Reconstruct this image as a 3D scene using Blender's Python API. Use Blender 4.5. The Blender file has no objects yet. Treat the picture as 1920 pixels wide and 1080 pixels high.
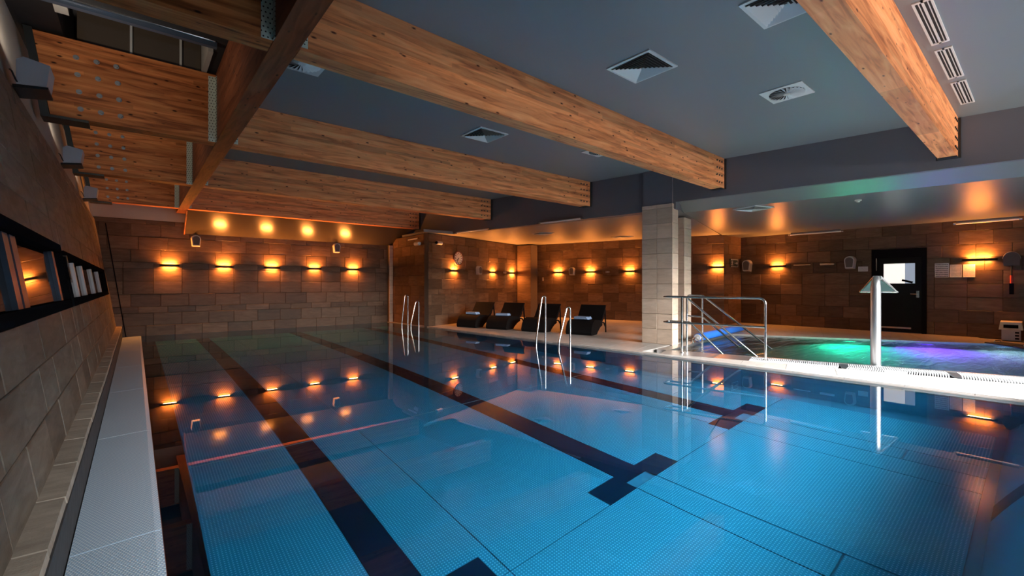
import bpy, bmesh, math, random
from mathutils import Vector, Matrix

random.seed(7)
scene = bpy.context.scene
COL = scene.collection

# ------------------------------------------------------------------ camera
CAM_H = 1.25
YAW = math.atan(706 / 844.0)
cam_data = bpy.data.cameras.new('camera')
cam_data.sensor_width = 36.0
cam_data.lens = 844.0 / 1920.0 * 36.0
cam_data.shift_y = -(540 - 534) / 1920.0
cam_data.clip_start = 0.02
cam = bpy.data.objects.new('camera', cam_data)
COL.objects.link(cam)
cam.location = (0, 0, CAM_H)
cam.rotation_euler = (math.pi / 2, 0, -YAW)
scene.camera = cam

# ------------------------------------------------------------------ world, daylight, exposure
world = bpy.data.worlds.new('world')
scene.world = world
world.use_nodes = True
world.node_tree.nodes['Background'].inputs[0].default_value = (0.05, 0.065, 0.085, 1)
world.node_tree.nodes['Background'].inputs[1].default_value = 0.35

def area_light(name, loc, direction, sx, sy, power, color, spread=180.0):
    d = bpy.data.lights.new(name, 'AREA')
    d.shape = 'RECTANGLE'
    d.size = sx
    d.size_y = sy
    d.energy = power
    d.color = color
    d.spread = math.radians(spread)
    o = bpy.data.objects.new(name, d)
    o.location = loc
    o.rotation_euler = Vector(direction).to_track_quat('-Z', 'Y').to_euler()
    COL.objects.link(o)
    return o

# daylight entering through the big glazed end wall behind the photographer
area_light('window_daylight', (6.1, -2.78, 2.25), (0, 1, -0.75), 8.6, 2.3, 1270, (0.97, 0.985, 1.0), 69)
# added warm fill at the top of the glazing, brightens the beams' near faces
area_light('beam_fill_light', (6.1, -2.78, 2.9), (0, 1, 0.18), 8.6, 0.9, 29, (1.0, 0.90, 0.80), 22)

scene.view_settings.view_transform = 'Standard'
scene.view_settings.look = 'None'
scene.view_settings.gamma = 1.0
scene.view_settings.use_curve_mapping = False
scene.view_settings.exposure = 0.0
scene.cycles.use_denoising = True
scene.cycles.max_bounces = 10
scene.cycles.diffuse_bounces = 4
scene.cycles.glossy_bounces = 5
scene.cycles.transmission_bounces = 6
scene.cycles.transparent_max_bounces = 8
scene.cycles.sample_clamp_indirect = 12.0
scene.cycles.blur_glossy = 0.6

# ------------------------------------------------------------------ helpers
def tag(o, label=None, cat=None, group=None, kind=None):
    if label: o['label'] = label
    if cat: o['category'] = cat
    if group: o['group'] = group
    if kind: o['kind'] = kind
    return o

def empty(name, loc=(0, 0, 0), rz=0.0):
    o = bpy.data.objects.new(name, None)
    o.location = loc
    o.rotation_euler = (0, 0, rz)
    o.empty_display_size = 0.05
    COL.objects.link(o)
    return o

def link(name, mesh, parent=None):
    o = bpy.data.objects.new(name, mesh)
    COL.objects.link(o)
    if parent is not None:
        o.parent = parent
    return o

class MB:
    """collects vertices and faces for one mesh object"""
    def __init__(self):
        self.v = []
        self.f = []
    def add(self, verts, faces):
        b = len(self.v)
        self.v += [tuple(p) for p in verts]
        self.f += [tuple(b + i for i in f) for f in faces]
        return self
    def hexa(self, p):
        return self.add(p, [(3, 2, 1, 0), (4, 5, 6, 7), (0, 1, 5, 4), (1, 2, 6, 5), (2, 3, 7, 6), (3, 0, 4, 7)])
    def box(self, a, b):
        (x0, y0, z0), (x1, y1, z1) = a, b
        return self.hexa([(x0, y0, z0), (x1, y0, z0), (x1, y1, z0), (x0, y1, z0),
                          (x0, y0, z1), (x1, y0, z1), (x1, y1, z1), (x0, y1, z1)])
    def obox(self, c, u, v, w, su, sv, sw):
        c, u, v, w = Vector(c), Vector(u).normalized(), Vector(v).normalized(), Vector(w).normalized()
        P = []
        for k in (-.5, .5):
            for (i, j) in ((-.5, -.5), (.5, -.5), (.5, .5), (-.5, .5)):
                P.append(c + u * su * i + v * sv * j + w * sw * k)
        return self.hexa(P)
    def prism(self, pts, d):
        """planar polygon pts (3D, counter-clockwise seen against d) extruded by vector d"""
        n = len(pts)
        d = Vector(d)
        A = [Vector(p) for p in pts]
        B = [p + d for p in A]
        faces = [tuple(range(n))[::-1], tuple(range(n, 2 * n))]
        for i in range(n):
            j = (i + 1) % n
            faces.append((i, j, n + j, n + i))
        return self.add(A + B, faces)
    def cyl(self, a, b, r, n=12, r2=None):
        a, b = Vector(a), Vector(b)
        r2 = r if r2 is None else r2
        w = (b - a).normalized()
        u = w.orthogonal().normalized()
        v = w.cross(u)
        P = []
        for c, rr in ((a, r), (b, r2)):
            for i in range(n):
                t = 2 * math.pi * i / n
                P.append(c + u * rr * math.cos(t) + v * rr * math.sin(t))
        faces = [tuple(range(n))[::-1], tuple(range(n, 2 * n))]
        for i in range(n):
            j = (i + 1) % n
            faces.append((i, j, n + j, n + i))
        return self.add(P, faces)
    def tube(self, pts, r, n=10, closed=False):
        pts = [Vector(p) for p in pts]
        m = len(pts)
        rs = r if isinstance(r, (list, tuple)) else [r] * m
        P = []
        prev = None
        for i, p in enumerate(pts):
            if closed:
                t = (pts[(i + 1) % m] - pts[i - 1]).normalized()
            elif i == 0:
                t = (pts[1] - p).normalized()
            elif i == m - 1:
                t = (p - pts[i - 1]).normalized()
            else:
                t = ((pts[i + 1] - p).normalized() + (p - pts[i - 1]).normalized()).normalized()
            if prev is None:
                u = t.orthogonal().normalized()
            else:
                u = (prev - t * prev.dot(t)).normalized()
            prev = u
            w = t.cross(u)
            for k in range(n):
                a = 2 * math.pi * k / n
                P.append(p + u * rs[i] * math.cos(a) + w * rs[i] * math.sin(a))
        F = []
        last = m if closed else m - 1
        for i in range(last):
            i2 = (i + 1) % m
            for k in range(n):
                k2 = (k + 1) % n
                F.append((i * n + k, i * n + k2, i2 * n + k2, i2 * n + k))
        if not closed:
            F.append(tuple(range(n))[::-1])
            F.append(tuple(range((m - 1) * n, m * n)))
        return self.add(P, F)
    def mesh(self, name, mat=None, smooth=False):
        me = bpy.data.meshes.new(name)
        me.from_pydata([tuple(p) for p in self.v], [], self.f)
        bm = bmesh.new()
        bm.from_mesh(me)
        bmesh.ops.recalc_face_normals(bm, faces=bm.faces)
        bm.to_mesh(me)
        bm.free()
        if mat is not None:
            me.materials.append(mat)
        if smooth:
            for p in me.polygons:
                p.use_smooth = True
            try:
                me.set_sharp_from_angle(angle=math.radians(40))
            except Exception:
                pass
        me.update()
        return me
    def build(self, name, mat=None, parent=None, smooth=False):
        return link(name, self.mesh(name, mat, smooth), parent)

def fillet(pts, r, seg=6, closed=False):
    """round the corners of a polyline"""
    pts = [Vector(p) for p in pts]
    n = len(pts)
    out = []
    for i, p in enumerate(pts):
        if not closed and (i == 0 or i == n - 1):
            out.append(p)
            continue
        a, b = pts[i - 1], pts[(i + 1) % n]
        da, db = (a - p), (b - p)
        ang = da.angle(db)
        if ang > math.radians(178):
            out.append(p)
            continue
        l = min(r / math.tan(ang / 2), da.length * .49, db.length * .49)
        s, e = p + da.normalized() * l, p + db.normalized() * l
        for k in range(seg + 1):
            t = k / seg
            out.append(s * (1 - t) ** 2 + p * 2 * t * (1 - t) + e * t * t)
    return out

# ------------------------------------------------------------------ materials
def new_mat(name):
    m = bpy.data.materials.new(name)
    m.use_nodes = True
    nt = m.node_tree
    b = nt.nodes['Principled BSDF']
    return m, nt, b

def N(nt, typ, **kw):
    n = nt.nodes.new(typ)
    for k, v in kw.items():
        if k.startswith('i_'):
            n.inputs[k[2:].replace('_', ' ')].default_value = v
        else:
            setattr(n, k, v)
    return n

def plain(name, col, rough=.5, metal=0.0, spec=.5, noise=0.0, nscale=30.0, bump=0.0):
    m, nt, b = new_mat(name)
    b.inputs['Base Color'].default_value = (*col, 1)
    b.inputs['Roughness'].default_value = rough
    b.inputs['Metallic'].default_value = metal
    b.inputs['Specular IOR Level'].default_value = spec
    if noise or bump:
        tc = N(nt, 'ShaderNodeTexCoord')
        nz = N(nt, 'ShaderNodeTexNoise')
        nz.inputs['Scale'].default_value = nscale
        nz.inputs['Detail'].default_value = 6
        nt.links.new(tc.outputs['Object'], nz.inputs['Vector'])
        if noise:
            mx = N(nt, 'ShaderNodeMix', data_type='RGBA')
            mx.inputs[6].default_value = (*[c * (1 - noise) for c in col], 1)
            mx.inputs[7].default_value = (*[min(1, c * (1 + noise)) for c in col], 1)
            nt.links.new(nz.outputs['Fac'], mx.inputs[0])
            nt.links.new(mx.outputs[2], b.inputs['Base Color'])
        if bump:
            bp = N(nt, 'ShaderNodeBump')
            bp.inputs['Strength'].default_value = bump
            bp.inputs['Distance'].default_value = .01
            nt.links.new(nz.outputs['Fac'], bp.inputs['Height'])
            nt.links.new(bp.outputs['Normal'], b.inputs['Normal'])
    return m

def emit(name, col, strength):
    m, nt, b = new_mat(name)
    b.inputs['Base Color'].default_value = (*col, 1)
    b.inputs['Emission Color'].default_value = (*col, 1)
    b.inputs['Emission Strength'].default_value = strength
    return m

def stone_tile(name, dark, light, rough=.55, veins=1.0, vary=(.74, 1.22)):
    """natural stone tile: each tile its own tone, fine layered veining"""
    m, nt, b = new_mat(name)
    oi = N(nt, 'ShaderNodeObjectInfo')
    tc = N(nt, 'ShaderNodeTexCoord')
    ad = N(nt, 'ShaderNodeVectorMath', operation='ADD')
    sc = N(nt, 'ShaderNodeVectorMath', operation='SCALE')
    nt.links.new(oi.outputs['Location'], sc.inputs[0])
    sc.inputs['Scale'].default_value = 3.7
    nt.links.new(tc.outputs['Object'], ad.inputs[0])
    nt.links.new(sc.outputs[0], ad.inputs[1])
    mp = N(nt, 'ShaderNodeMapping')
    mp.inputs['Scale'].default_value = (2.0, 6.0, 9.0)
    nt.links.new(ad.outputs[0], mp.inputs['Vector'])
    nz = N(nt, 'ShaderNodeTexNoise')
    nz.inputs['Scale'].default_value = 1.6
    nz.inputs['Detail'].default_value = 9
    nz.inputs['Roughness'].default_value = .62
    nz.inputs['Distortion'].default_value = .6
    nt.links.new(mp.outputs[0], nz.inputs['Vector'])
    rp = N(nt, 'ShaderNodeValToRGB')
    rp.color_ramp.elements[0].color = (*dark, 1)
    rp.color_ramp.elements[0].position = .25
    rp.color_ramp.elements[1].color = (*light, 1)
    rp.color_ramp.elements[1].position = .8
    nt.links.new(nz.outputs['Fac'], rp.inputs[0])
    mr = N(nt, 'ShaderNodeMapRange')
    mr.inputs['To Min'].default_value = vary[0]
    mr.inputs['To Max'].default_value = vary[1]
    nt.links.new(oi.outputs['Random'], mr.inputs['Value'])
    hv = N(nt, 'ShaderNodeHueSaturation')
    nt.links.new(mr.outputs[0], hv.inputs['Value'])
    nt.links.new(rp.outputs[0], hv.inputs['Color'])
    nt.links.new(hv.outputs[0], b.inputs['Base Color'])
    b.inputs['Roughness'].default_value = rough
    b.inputs['Specular IOR Level'].default_value = .35
    fz = N(nt, 'ShaderNodeTexNoise')
    fz.inputs['Scale'].default_value = 90
    nt.links.new(ad.outputs[0], fz.inputs['Vector'])
    bp = N(nt, 'ShaderNodeBump')
    bp.inputs['Strength'].default_value = .25 * veins
    bp.inputs['Distance'].default_value = .004
    nt.links.new(fz.outputs['Fac'], bp.inputs['Height'])
    nt.links.new(bp.outputs['Normal'], b.inputs['Normal'])
    return m

def wood(name, axis, dark, mid, light, rough=.55):
    """glulam timber with long grain, laminations and dark knots; axis = grain direction"""
    m, nt, b = new_mat(name)
    tc = N(nt, 'ShaderNodeTexCoord')
    def mapping(s):
        mp = N(nt, 'ShaderNodeMapping')
        v = [s[1]] * 3
        v[axis] = s[0]
        mp.inputs['Scale'].default_value = v
        nt.links.new(tc.outputs['Object'], mp.inputs['Vector'])
        return mp
    mp = mapping((1.1, 13.0))
    nz = N(nt, 'ShaderNodeTexNoise')
    nz.inputs['Scale'].default_value = 1.5
    nz.inputs['Detail'].default_value = 8
    nz.inputs['Distortion'].default_value = 1.0
    nt.links.new(mp.outputs[0], nz.inputs['Vector'])
    rp = N(nt, 'ShaderNodeValToRGB')
    e = rp.color_ramp.elements
    e[0].position, e[0].color = .25, (*dark, 1)
    e[1].position, e[1].color = .75, (*light, 1)
    k = e.new(.48)
    k.color = (*mid, 1)
    nt.links.new(nz.outputs['Fac'], rp.inputs[0])
    # laminations: bands of slightly different tone by height
    sx = N(nt, 'ShaderNodeSeparateXYZ')
    nt.links.new(tc.outputs['Object'], sx.inputs[0])
    fl = N(nt, 'ShaderNodeMath', operation='MULTIPLY')
    fl.inputs[1].default_value = 1 / .045
    nt.links.new(sx.outputs['Z'], fl.inputs[0])
    fo = N(nt, 'ShaderNodeMath', operation='FLOOR')
    nt.links.new(fl.outputs[0], fo.inputs[0])
    lx = N(nt, 'ShaderNodeMath', operation='MULTIPLY')
    lx.inputs[1].default_value = 1 / 1.9
    nt.links.new(sx.outputs['XYZ'[axis]], lx.inputs[0])
    l2 = N(nt, 'ShaderNodeMath', operation='MULTIPLY_ADD')
    nt.links.new(fo.outputs[0], l2.inputs[0])
    l2.inputs[1].default_value = .37
    nt.links.new(lx.outputs[0], l2.inputs[2])
    l3 = N(nt, 'ShaderNodeMath', operation='FLOOR')
    nt.links.new(l2.outputs[0], l3.inputs[0])
    cb = N(nt, 'ShaderNodeCombineXYZ')
    nt.links.new(fo.outputs[0], cb.inputs[0])
    nt.links.new(l3.outputs[0], cb.inputs[1])
    wn = N(nt, 'ShaderNodeTexWhiteNoise', noise_dimensions='3D')
    nt.links.new(cb.outputs[0], wn.inputs['Vector'])
    mr = N(nt, 'ShaderNodeMapRange')
    mr.inputs['To Min'].default_value = .78
    mr.inputs['To Max'].default_value = 1.2
    nt.links.new(wn.outputs['Value'], mr.inputs['Value'])
    hv = N(nt, 'ShaderNodeHueSaturation')
    nt.links.new(mr.outputs[0], hv.inputs['Value'])
    nt.links.new(rp.outputs[0], hv.inputs['Color'])
    # knots
    mk = mapping((2.6, 6.5))
    vo = N(nt, 'ShaderNodeTexVoronoi')
    vo.inputs['Scale'].default_value = 1.9
    nt.links.new(mk.outputs[0], vo.inputs['Vector'])
    kr = N(nt, 'ShaderNodeValToRGB')
    kr.color_ramp.elements[0].position = .07
    kr.color_ramp.elements[0].color = (1, 1, 1, 1)
    kr.color_ramp.elements[1].position = .15
    kr.color_ramp.elements[1].color = (0, 0, 0, 1)
    nt.links.new(vo.outputs['Distance'], kr.inputs[0])
    mx = N(nt, 'ShaderNodeMix', data_type='RGBA')
    nt.links.new(kr.outputs[0], mx.inputs[0])
    nt.links.new(hv.outputs[0], mx.inputs[6])
    mx.inputs[7].default_value = (dark[0] * .22, dark[1] * .18, dark[2] * .2, 1)
    nt.links.new(mx.outputs[2], b.inputs['Base Color'])
    b.inputs['Roughness'].default_value = rough
    b.inputs['Specular IOR Level'].default_value = .3
    bp = N(nt, 'ShaderNodeBump')
    bp.inputs['Strength'].default_value = .2
    bp.inputs['Distance'].default_value = .004
    nt.links.new(nz.outputs['Fac'], bp.inputs['Height'])
    nt.links.new(bp.outputs['Normal'], b.inputs['Normal'])
    return m

def dotted(name, base, dot, pitch, radius, axes=(0, 1), rough=.35, metal=0.0, bump=.4, stagger=False, noise=0.0, spec=.5):
    """sheet metal with a regular grid of pressed dots (or punched holes)"""
    m, nt, b = new_mat(name)
    tc = N(nt, 'ShaderNodeTexCoord')
    sp = N(nt, 'ShaderNodeSeparateXYZ')
    nt.links.new(tc.outputs['Object'], sp.inputs[0])
    px = pitch if isinstance(pitch, (tuple, list)) else (pitch, pitch)
    cells = []
    row = None
    for k, ax in reversed(list(enumerate(axes))):
        ml = N(nt, 'ShaderNodeMath', operation='MULTIPLY')
        ml.inputs[1].default_value = 1 / px[k]
        nt.links.new(sp.outputs['XYZ'[ax]], ml.inputs[0])
        src = ml.outputs[0]
        if k == 1 and stagger:
            row = N(nt, 'ShaderNodeMath', operation='FLOOR')
            nt.links.new(src, row.inputs[0])
        if k == 0 and row is not None:
            ma = N(nt, 'ShaderNodeMath', operation='MULTIPLY_ADD')
            nt.links.new(row.outputs[0], ma.inputs[0])
            ma.inputs[1].default_value = .5
            nt.links.new(src, ma.inputs[2])
            src = ma.outputs[0]
        fr = N(nt, 'ShaderNodeMath', operation='FRACT')
        nt.links.new(src, fr.inputs[0])
        sb = N(nt, 'ShaderNodeMath', operation='SUBTRACT')
        nt.links.new(fr.outputs[0], sb.inputs[0])
        sb.inputs[1].default_value = .5
        sc = N(nt, 'ShaderNodeMath', operation='MULTIPLY')
        nt.links.new(sb.outputs[0], sc.inputs[0])
        sc.inputs[1].default_value = px[k]
        cells.append(sc)
    cb = N(nt, 'ShaderNodeCombineXYZ')
    nt.links.new(cells[0].outputs[0], cb.inputs[0])
    nt.links.new(cells[1].outputs[0], cb.inputs[1])
    ln = N(nt, 'ShaderNodeVectorMath', operation='LENGTH')
    nt.links.new(cb.outputs[0], ln.inputs[0])
    mr = N(nt, 'ShaderNodeMapRange')
    mr.inputs['From Min'].default_value = radius * .75
    mr.inputs['From Max'].default_value = radius * 1.15
    mr.inputs['To Min'].default_value = 1
    mr.inputs['To Max'].default_value = 0
    nt.links.new(ln.outputs['Value'], mr.inputs['Value'])
    mx = N(nt, 'ShaderNodeMix', data_type='RGBA')
    nt.links.new(mr.outputs[0], mx.inputs[0])
    mx.inputs[6].default_value = (*base, 1)
    mx.inputs[7].default_value = (*dot, 1)
    nt.links.new(mx.outputs[2], b.inputs['Base Color'])
    b.inputs['Roughness'].default_value = rough
    b.inputs['Metallic'].default_value = metal
    b.inputs['Specular IOR Level'].default_value = spec
    if bump:
        bp = N(nt, 'ShaderNodeBump')
        bp.inputs['Strength'].default_value = bump
        bp.inputs['Distance'].default_value = .004
        nt.links.new(mr.outputs[0], bp.inputs['Height'])
        nt.links.new(bp.outputs['Normal'], b.inputs['Normal'])
    return m

def water_mat(name, tint, wave=0.0, wscale=3.0, stretch=(1, 1, 1)):
    m = bpy.data.materials.new(name)
    m.use_nodes = True
    nt = m.node_tree
    nt.nodes.clear()
    out = N(nt, 'ShaderNodeOutputMaterial')
    fr = N(nt, 'ShaderNodeFresnel')
    fr.inputs['IOR'].default_value = 1.333
    rf = N(nt, 'ShaderNodeBsdfRefraction')
    rf.inputs['Color'].default_value = (*tint, 1)
    rf.inputs['Roughness'].default_value = 0.0
    rf.inputs['IOR'].default_value = 1.333
    gl = N(nt, 'ShaderNodeBsdfGlossy')
    gl.inputs['Color'].default_value = (1, 1, 1, 1)
    gl.inputs['Roughness'].default_value = 0.0
    mx = N(nt, 'ShaderNodeMixShader')
    nt.links.new(fr.outputs[0], mx.inputs[0])
    nt.links.new(rf.outputs[0], mx.inputs[1])
    nt.links.new(gl.outputs[0], mx.inputs[2])
    nt.links.new(mx.outputs[0], out.inputs[0])
    if wave:
        tc = N(nt, 'ShaderNodeTexCoord')
        mp = N(nt, 'ShaderNodeMapping')
        mp.inputs['Scale'].default_value = stretch
        mp.inputs['Rotation'].default_value = (0, 0, math.radians(-35))
        nt.links.new(tc.outputs['Object'], mp.inputs['Vector'])
        nz = N(nt, 'ShaderNodeTexNoise')
        nz.inputs['Scale'].default_value = wscale
        nz.inputs['Detail'].default_value = 4
        nz.inputs['Distortion'].default_value = .8
        nt.links.new(mp.outputs[0], nz.inputs['Vector'])
        bp = N(nt, 'ShaderNodeBump')
        bp.inputs['Strength'].default_value = wave
        bp.inputs['Distance'].default_value = .05
        nt.links.new(nz.outputs['Fac'], bp.inputs['Height'])
        for n in (fr, rf, gl):
            nt.links.new(bp.outputs['Normal'], n.inputs['Normal'])
        gl.inputs['Roughness'].default_value = .08
    return m

def printed(name, paper, ink, rows, seed=0):
    """paper with lines of small print"""
    m, nt, b = new_mat(name)
    tc = N(nt, 'ShaderNodeTexCoord')
    mp = N(nt, 'ShaderNodeMapping')
    mp.inputs['Location'].default_value = (seed * 3.1, seed * 1.7, 0)
    mp.inputs['Scale'].default_value = (14, 14, rows)
    nt.links.new(tc.outputs['Generated'], mp.inputs['Vector'])
    wv = N(nt, 'ShaderNodeTexWave', wave_type='BANDS', bands_direction='Z')
    wv.inputs['Scale'].default_value = .32
    wv.inputs['Distortion'].default_value = 0
    nt.links.new(mp.outputs[0], wv.inputs['Vector'])
    nz = N(nt, 'ShaderNodeTexNoise')
    nz.inputs['Scale'].default_value = 2.2
    nt.links.new(mp.outputs[0], nz.inputs['Vector'])
    mu = N(nt, 'ShaderNodeMath', operation='MULTIPLY')
    nt.links.new(wv.outputs['Fac'], mu.inputs[0])
    nt.links.new(nz.outputs['Fac'], mu.inputs[1])
    gt = N(nt, 'ShaderNodeMath', operation='GREATER_THAN')
    gt.inputs[1].default_value = .36
    nt.links.new(mu.outputs[0], gt.inputs[0])
    mx = N(nt, 'ShaderNodeMix', data_type='RGBA')
    nt.links.new(gt.outputs[0], mx.inputs[0])
    mx.inputs[6].default_value = (*paper, 1)
    mx.inputs[7].default_value = (*ink, 1)
    nt.links.new(mx.outputs[2], b.inputs['Base Color'])
    b.inputs['Roughness'].default_value = .6
    return m

M = {}
M['tile'] = stone_tile('stone_tile', (.088, .048, .026), (.20, .125, .074), vary=(.62, 1.3))
M['tile_left'] = stone_tile('stone_tile_grey', (.105, .086, .068), (.28, .24, .19))
M['tile_column'] = stone_tile('stone_tile_pale', (.56, .405, .29), (.78, .60, .455), vary=(.86, 1.12))
M['curb'] = stone_tile('curb_stone', (.30, .25, .20), (.62, .54, .44), rough=.7, veins=2, vary=(.9, 1.08))
M['grout'] = plain('grout', (.10, .072, .05), .9)
M['column_grout'] = plain('column_grout', (.40, .31, .235), .9)
M['deck'] = stone_tile('deck_tile', (.36, .32, .28), (.52, .475, .43), rough=.4, vary=(.94, 1.05))
M['deck_grout'] = plain('deck_grout', (.34, .30, .27), .9)
M['ceiling'] = plain('ceiling_paint', (.215, .25, .265), .42, spec=.4)
M['ceiling_low'] = plain('satin_ceiling', (.19, .205, .205), .31, spec=.9)
M['ceiling_far'] = plain('satin_ceiling_panel', (.06, .05, .043), .22, spec=.32)
M['ceiling_alcove'] = plain('matt_ceiling', (.22, .215, .205), .5, spec=.4)
M['bulkhead'] = plain('bulkhead_paint', (.15, .15, .17), .55)
M['white_wall'] = plain('white_plaster', (.42, .41, .385), .8, noise=.05, nscale=4)
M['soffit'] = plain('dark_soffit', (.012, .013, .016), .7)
M['wood'] = wood('glulam_wood', 0, (.40, .115, .042), (.82, .30, .112), (.98, .45, .20))
M['wood_bay'] = wood('glulam_wood_stained', 0, (.09, .022, .007), (.52, .165, .05), (.74, .30, .10))
M['wood_edge'] = wood('glulam_edge', 1, (.09, .026, .011), (.20, .064, .027), (.28, .098, .043))
M['galv'] = dotted('galvanised_plate', (.66, .74, .66), (.02, .025, .022), (.030, .036), .0065, axes=(0, 2), rough=.45, metal=0, bump=0, stagger=True)
M['galv_side'] = dotted('galvanised_side', (.45, .52, .47), (.02, .025, .022), (.030, .036), .0065, axes=(1, 2), rough=.5, metal=0, bump=0)
M['bolt'] = plain('bolt_steel', (.30, .34, .38), .35, .2)
M['dark_steel'] = plain('dark_steel', (.045, .055, .06), .45, .6)
M['black'] = plain('black_frame', (.010, .010, .012), .6, spec=.0)
M['blue_frame'] = plain('steel_blue_frame', (.06, .09, .14), .35, .2)
M['glass_dark'] = plain('dark_glass', (.012, .010, .009), .03, spec=1.0)
M['chrome'] = plain('polished_steel', (.78, .77, .75), .16, 1.0)
M['brushed'] = plain('brushed_steel', (.72, .72, .72), .34, 1.0)
M['vent'] = plain('vent_white', (.68, .71, .70), .5)
M['vent_dark'] = plain('vent_shadow', (.02, .02, .022), .8)
M['pool_floor'] = dotted('pool_floor_steel', (.17, .45, .58), (.90, .97, 1.0), .0225, .0058, rough=.45, bump=.3)
M['lane'] = plain('lane_marking', (.012, .011, .03), .5)
M['channel'] = plain('dark_strip', (.008, .008, .012), .6)
M['pool_wall'] = plain('pool_wall_steel', (.30, .36, .46), .4, noise=.1, nscale=3)
M['gutter'] = dotted('gutter_steel', (.44, .61, .78), (.86, .96, 1.0), (.014, .017), .0048, rough=.3, metal=0.0, bump=.7, stagger=True, spec=.7)
M['rubber'] = plain('dark_gap', (.05, .052, .055), .75, noise=.5, nscale=14, bump=.6)
M['water'] = water_mat('pool_water', (.26, .78, .98))
M['water_spa'] = water_mat('leisure_water', (.80, .97, .97), wave=.55, wscale=1.3, stretch=(1.0, 4.5, 1))
M['spa_tile'] = plain('leisure_pool_tile', (.10, .13, .13), .5, noise=.12, nscale=5)
M['wicker'] = plain('black_wicker', (.008, .007, .007), .65, spec=.12, noise=.4, nscale=160, bump=.6)
M['towel'] = plain('blue_towel', (.32, .50, .78), .9, noise=.12, nscale=60, bump=.5)
M['towel_white'] = plain('pale_towel', (.55, .66, .85), .9, noise=.1, nscale=60, bump=.5)
M['lamp_body'] = plain('lamp_metal', (.03, .022, .018), .4, .5)
M['lamp_glow'] = emit('lamp_glow', (1.0, .55, .16), 14)
M['speaker'] = plain('speaker_plastic', (.55, .52, .50), .5)
M['speaker_grille'] = plain('speaker_grille', (.12, .10, .09), .7)
M['uplight'] = plain('uplight_grey', (.60, .60, .64), .5)
M['blue_roll'] = plain('blue_cover_foam', (.02, .16, .62), .55, noise=.1, nscale=20)
M['tube_white'] = plain('tube_white', (.78, .78, .78), .3)
M['paper'] = plain('white_paper', (.72, .72, .72), .6)
M['device_top'] = plain('cream_plastic', (.75, .68, .55), .5)
M['device_body'] = plain('grey_plastic', (.55, .55, .58), .5)
M['red'] = plain('red_grip', (.55, .07, .05), .5)
M['rim'] = plain('clock_rim', (.10, .03, .02), .4)
M['sign_green'] = plain('sign_dark_green', (.02, .05, .035), .5)

# ------------------------------------------------------------------ tiling
def chamfer_box(w, d, h, c, mat, name):
    """tile centred at 0: w along x, thickness d along y (front at y=+d/2), h along z; chamfered front edge"""
    x, y, z = w / 2, d / 2, h / 2
    v = [(-x, -y, -z), (x, -y, -z), (x, -y, z), (-x, -y, z),
         (-x, y - c, -z), (x, y - c, -z), (x, y - c, z), (-x, y - c, z),
         (-x + c, y, -z + c), (x - c, y, -z + c), (x - c, y, z - c), (-x + c, y, z - c)]
    f = []
    for a in (0, 4):
        for i in range(4):
            j = (i + 1) % 4
            f.append((a + i, a + j, a + 4 + j, a + 4 + i))
    f.append((8, 9, 10, 11))
    mb = MB()
    mb.add(v, f)
    return mb.mesh(name, mat)

_tile_cache = {}
def tile_mesh(w, d, h, mat):
    key = (round(w, 3), round(d, 3), round(h, 3), mat.name)
    if key not in _tile_cache:
        _tile_cache[key] = chamfer_box(w, d, h, .004, mat, 'tile')
    return _tile_cache[key]

def subtract(rects, hole):
    out = []
    for (a, b, c, d) in rects:                      # s0 s1 z0 z1
        (p, q, r, t) = hole
        if q <= a or p >= b or t <= c or r >= d:
            out.append((a, b, c, d))
            continue
        if a < p: out.append((a, p, c, d))
        if q < b: out.append((q, b, c, d))
        m0, m1 = max(a, p), min(b, q)
        if c < r: out.append((m0, m1, c, r))
        if t < d: out.append((m0, m1, t, d))
    return out

def tile_wall(parent, P0, u, n, W, z0, z1, mat, seed=0, holes=(), tw=.57, courses=(.31,), v=(0, 0, 1), depth=.02, gap=.006, running=True, name='tile', shift=None):
    rnd = random.Random(seed)
    P0, u, n, v = Vector(P0), Vector(u).normalized(), Vector(n).normalized(), Vector(v).normalized()
    R = Matrix((u, n, v)).transposed()
    if u.cross(n).dot(v) < 0:
        R = Matrix((-u, n, v)).transposed()
    z = z0
    k = 0
    while z < z1 - .02:
        ch = courses[k % len(courses)]
        off = (rnd.choice((0, .5, .25, .75)) if running else 0) * tw
        if shift is not None:
            off = shift
        s = -off
        while s < W - .01:
            rects = [(max(0, s), min(W, s + tw), z, min(z1, z + ch))]
            for hl in holes:
                rects = subtract(rects, hl)
            for (a, b, c, d) in rects:
                if b - a < .03 or d - c < .03:
                    continue
                me = tile_mesh(b - a - gap, depth, d - c - gap, mat)
                o = link(name, me, parent)
                loc = P0 + u * ((a + b) / 2) + v * ((c + d) / 2) + n * (depth / 2 + rnd.uniform(-.003, .002))
                o.matrix_local = Matrix.Translation(loc) @ R.to_4x4()
            s += tw
        z += ch
        k += 1

def clip(poly, p, n):
    """keep the part of a 2D polygon where (x-p).n >= 0"""
    out = []
    m = len(poly)
    for i in range(m):
        a, b = poly[i], poly[(i + 1) % m]
        da = (a[0] - p[0]) * n[0] + (a[1] - p[1]) * n[1]
        db = (b[0] - p[0]) * n[0] + (b[1] - p[1]) * n[1]
        if da >= 0:
            out.append(a)
        if da * db < 0:
            t = da / (da - db)
            out.append((a[0] + (b[0] - a[0]) * t, a[1] + (b[1] - a[1]) * t))
    return out

def poly_area(p):
    return abs(sum(p[i][0] * p[(i + 1) % len(p)][1] - p[(i + 1) % len(p)][0] * p[i][1] for i in range(len(p)))) / 2 if len(p) > 2 else 0

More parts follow.
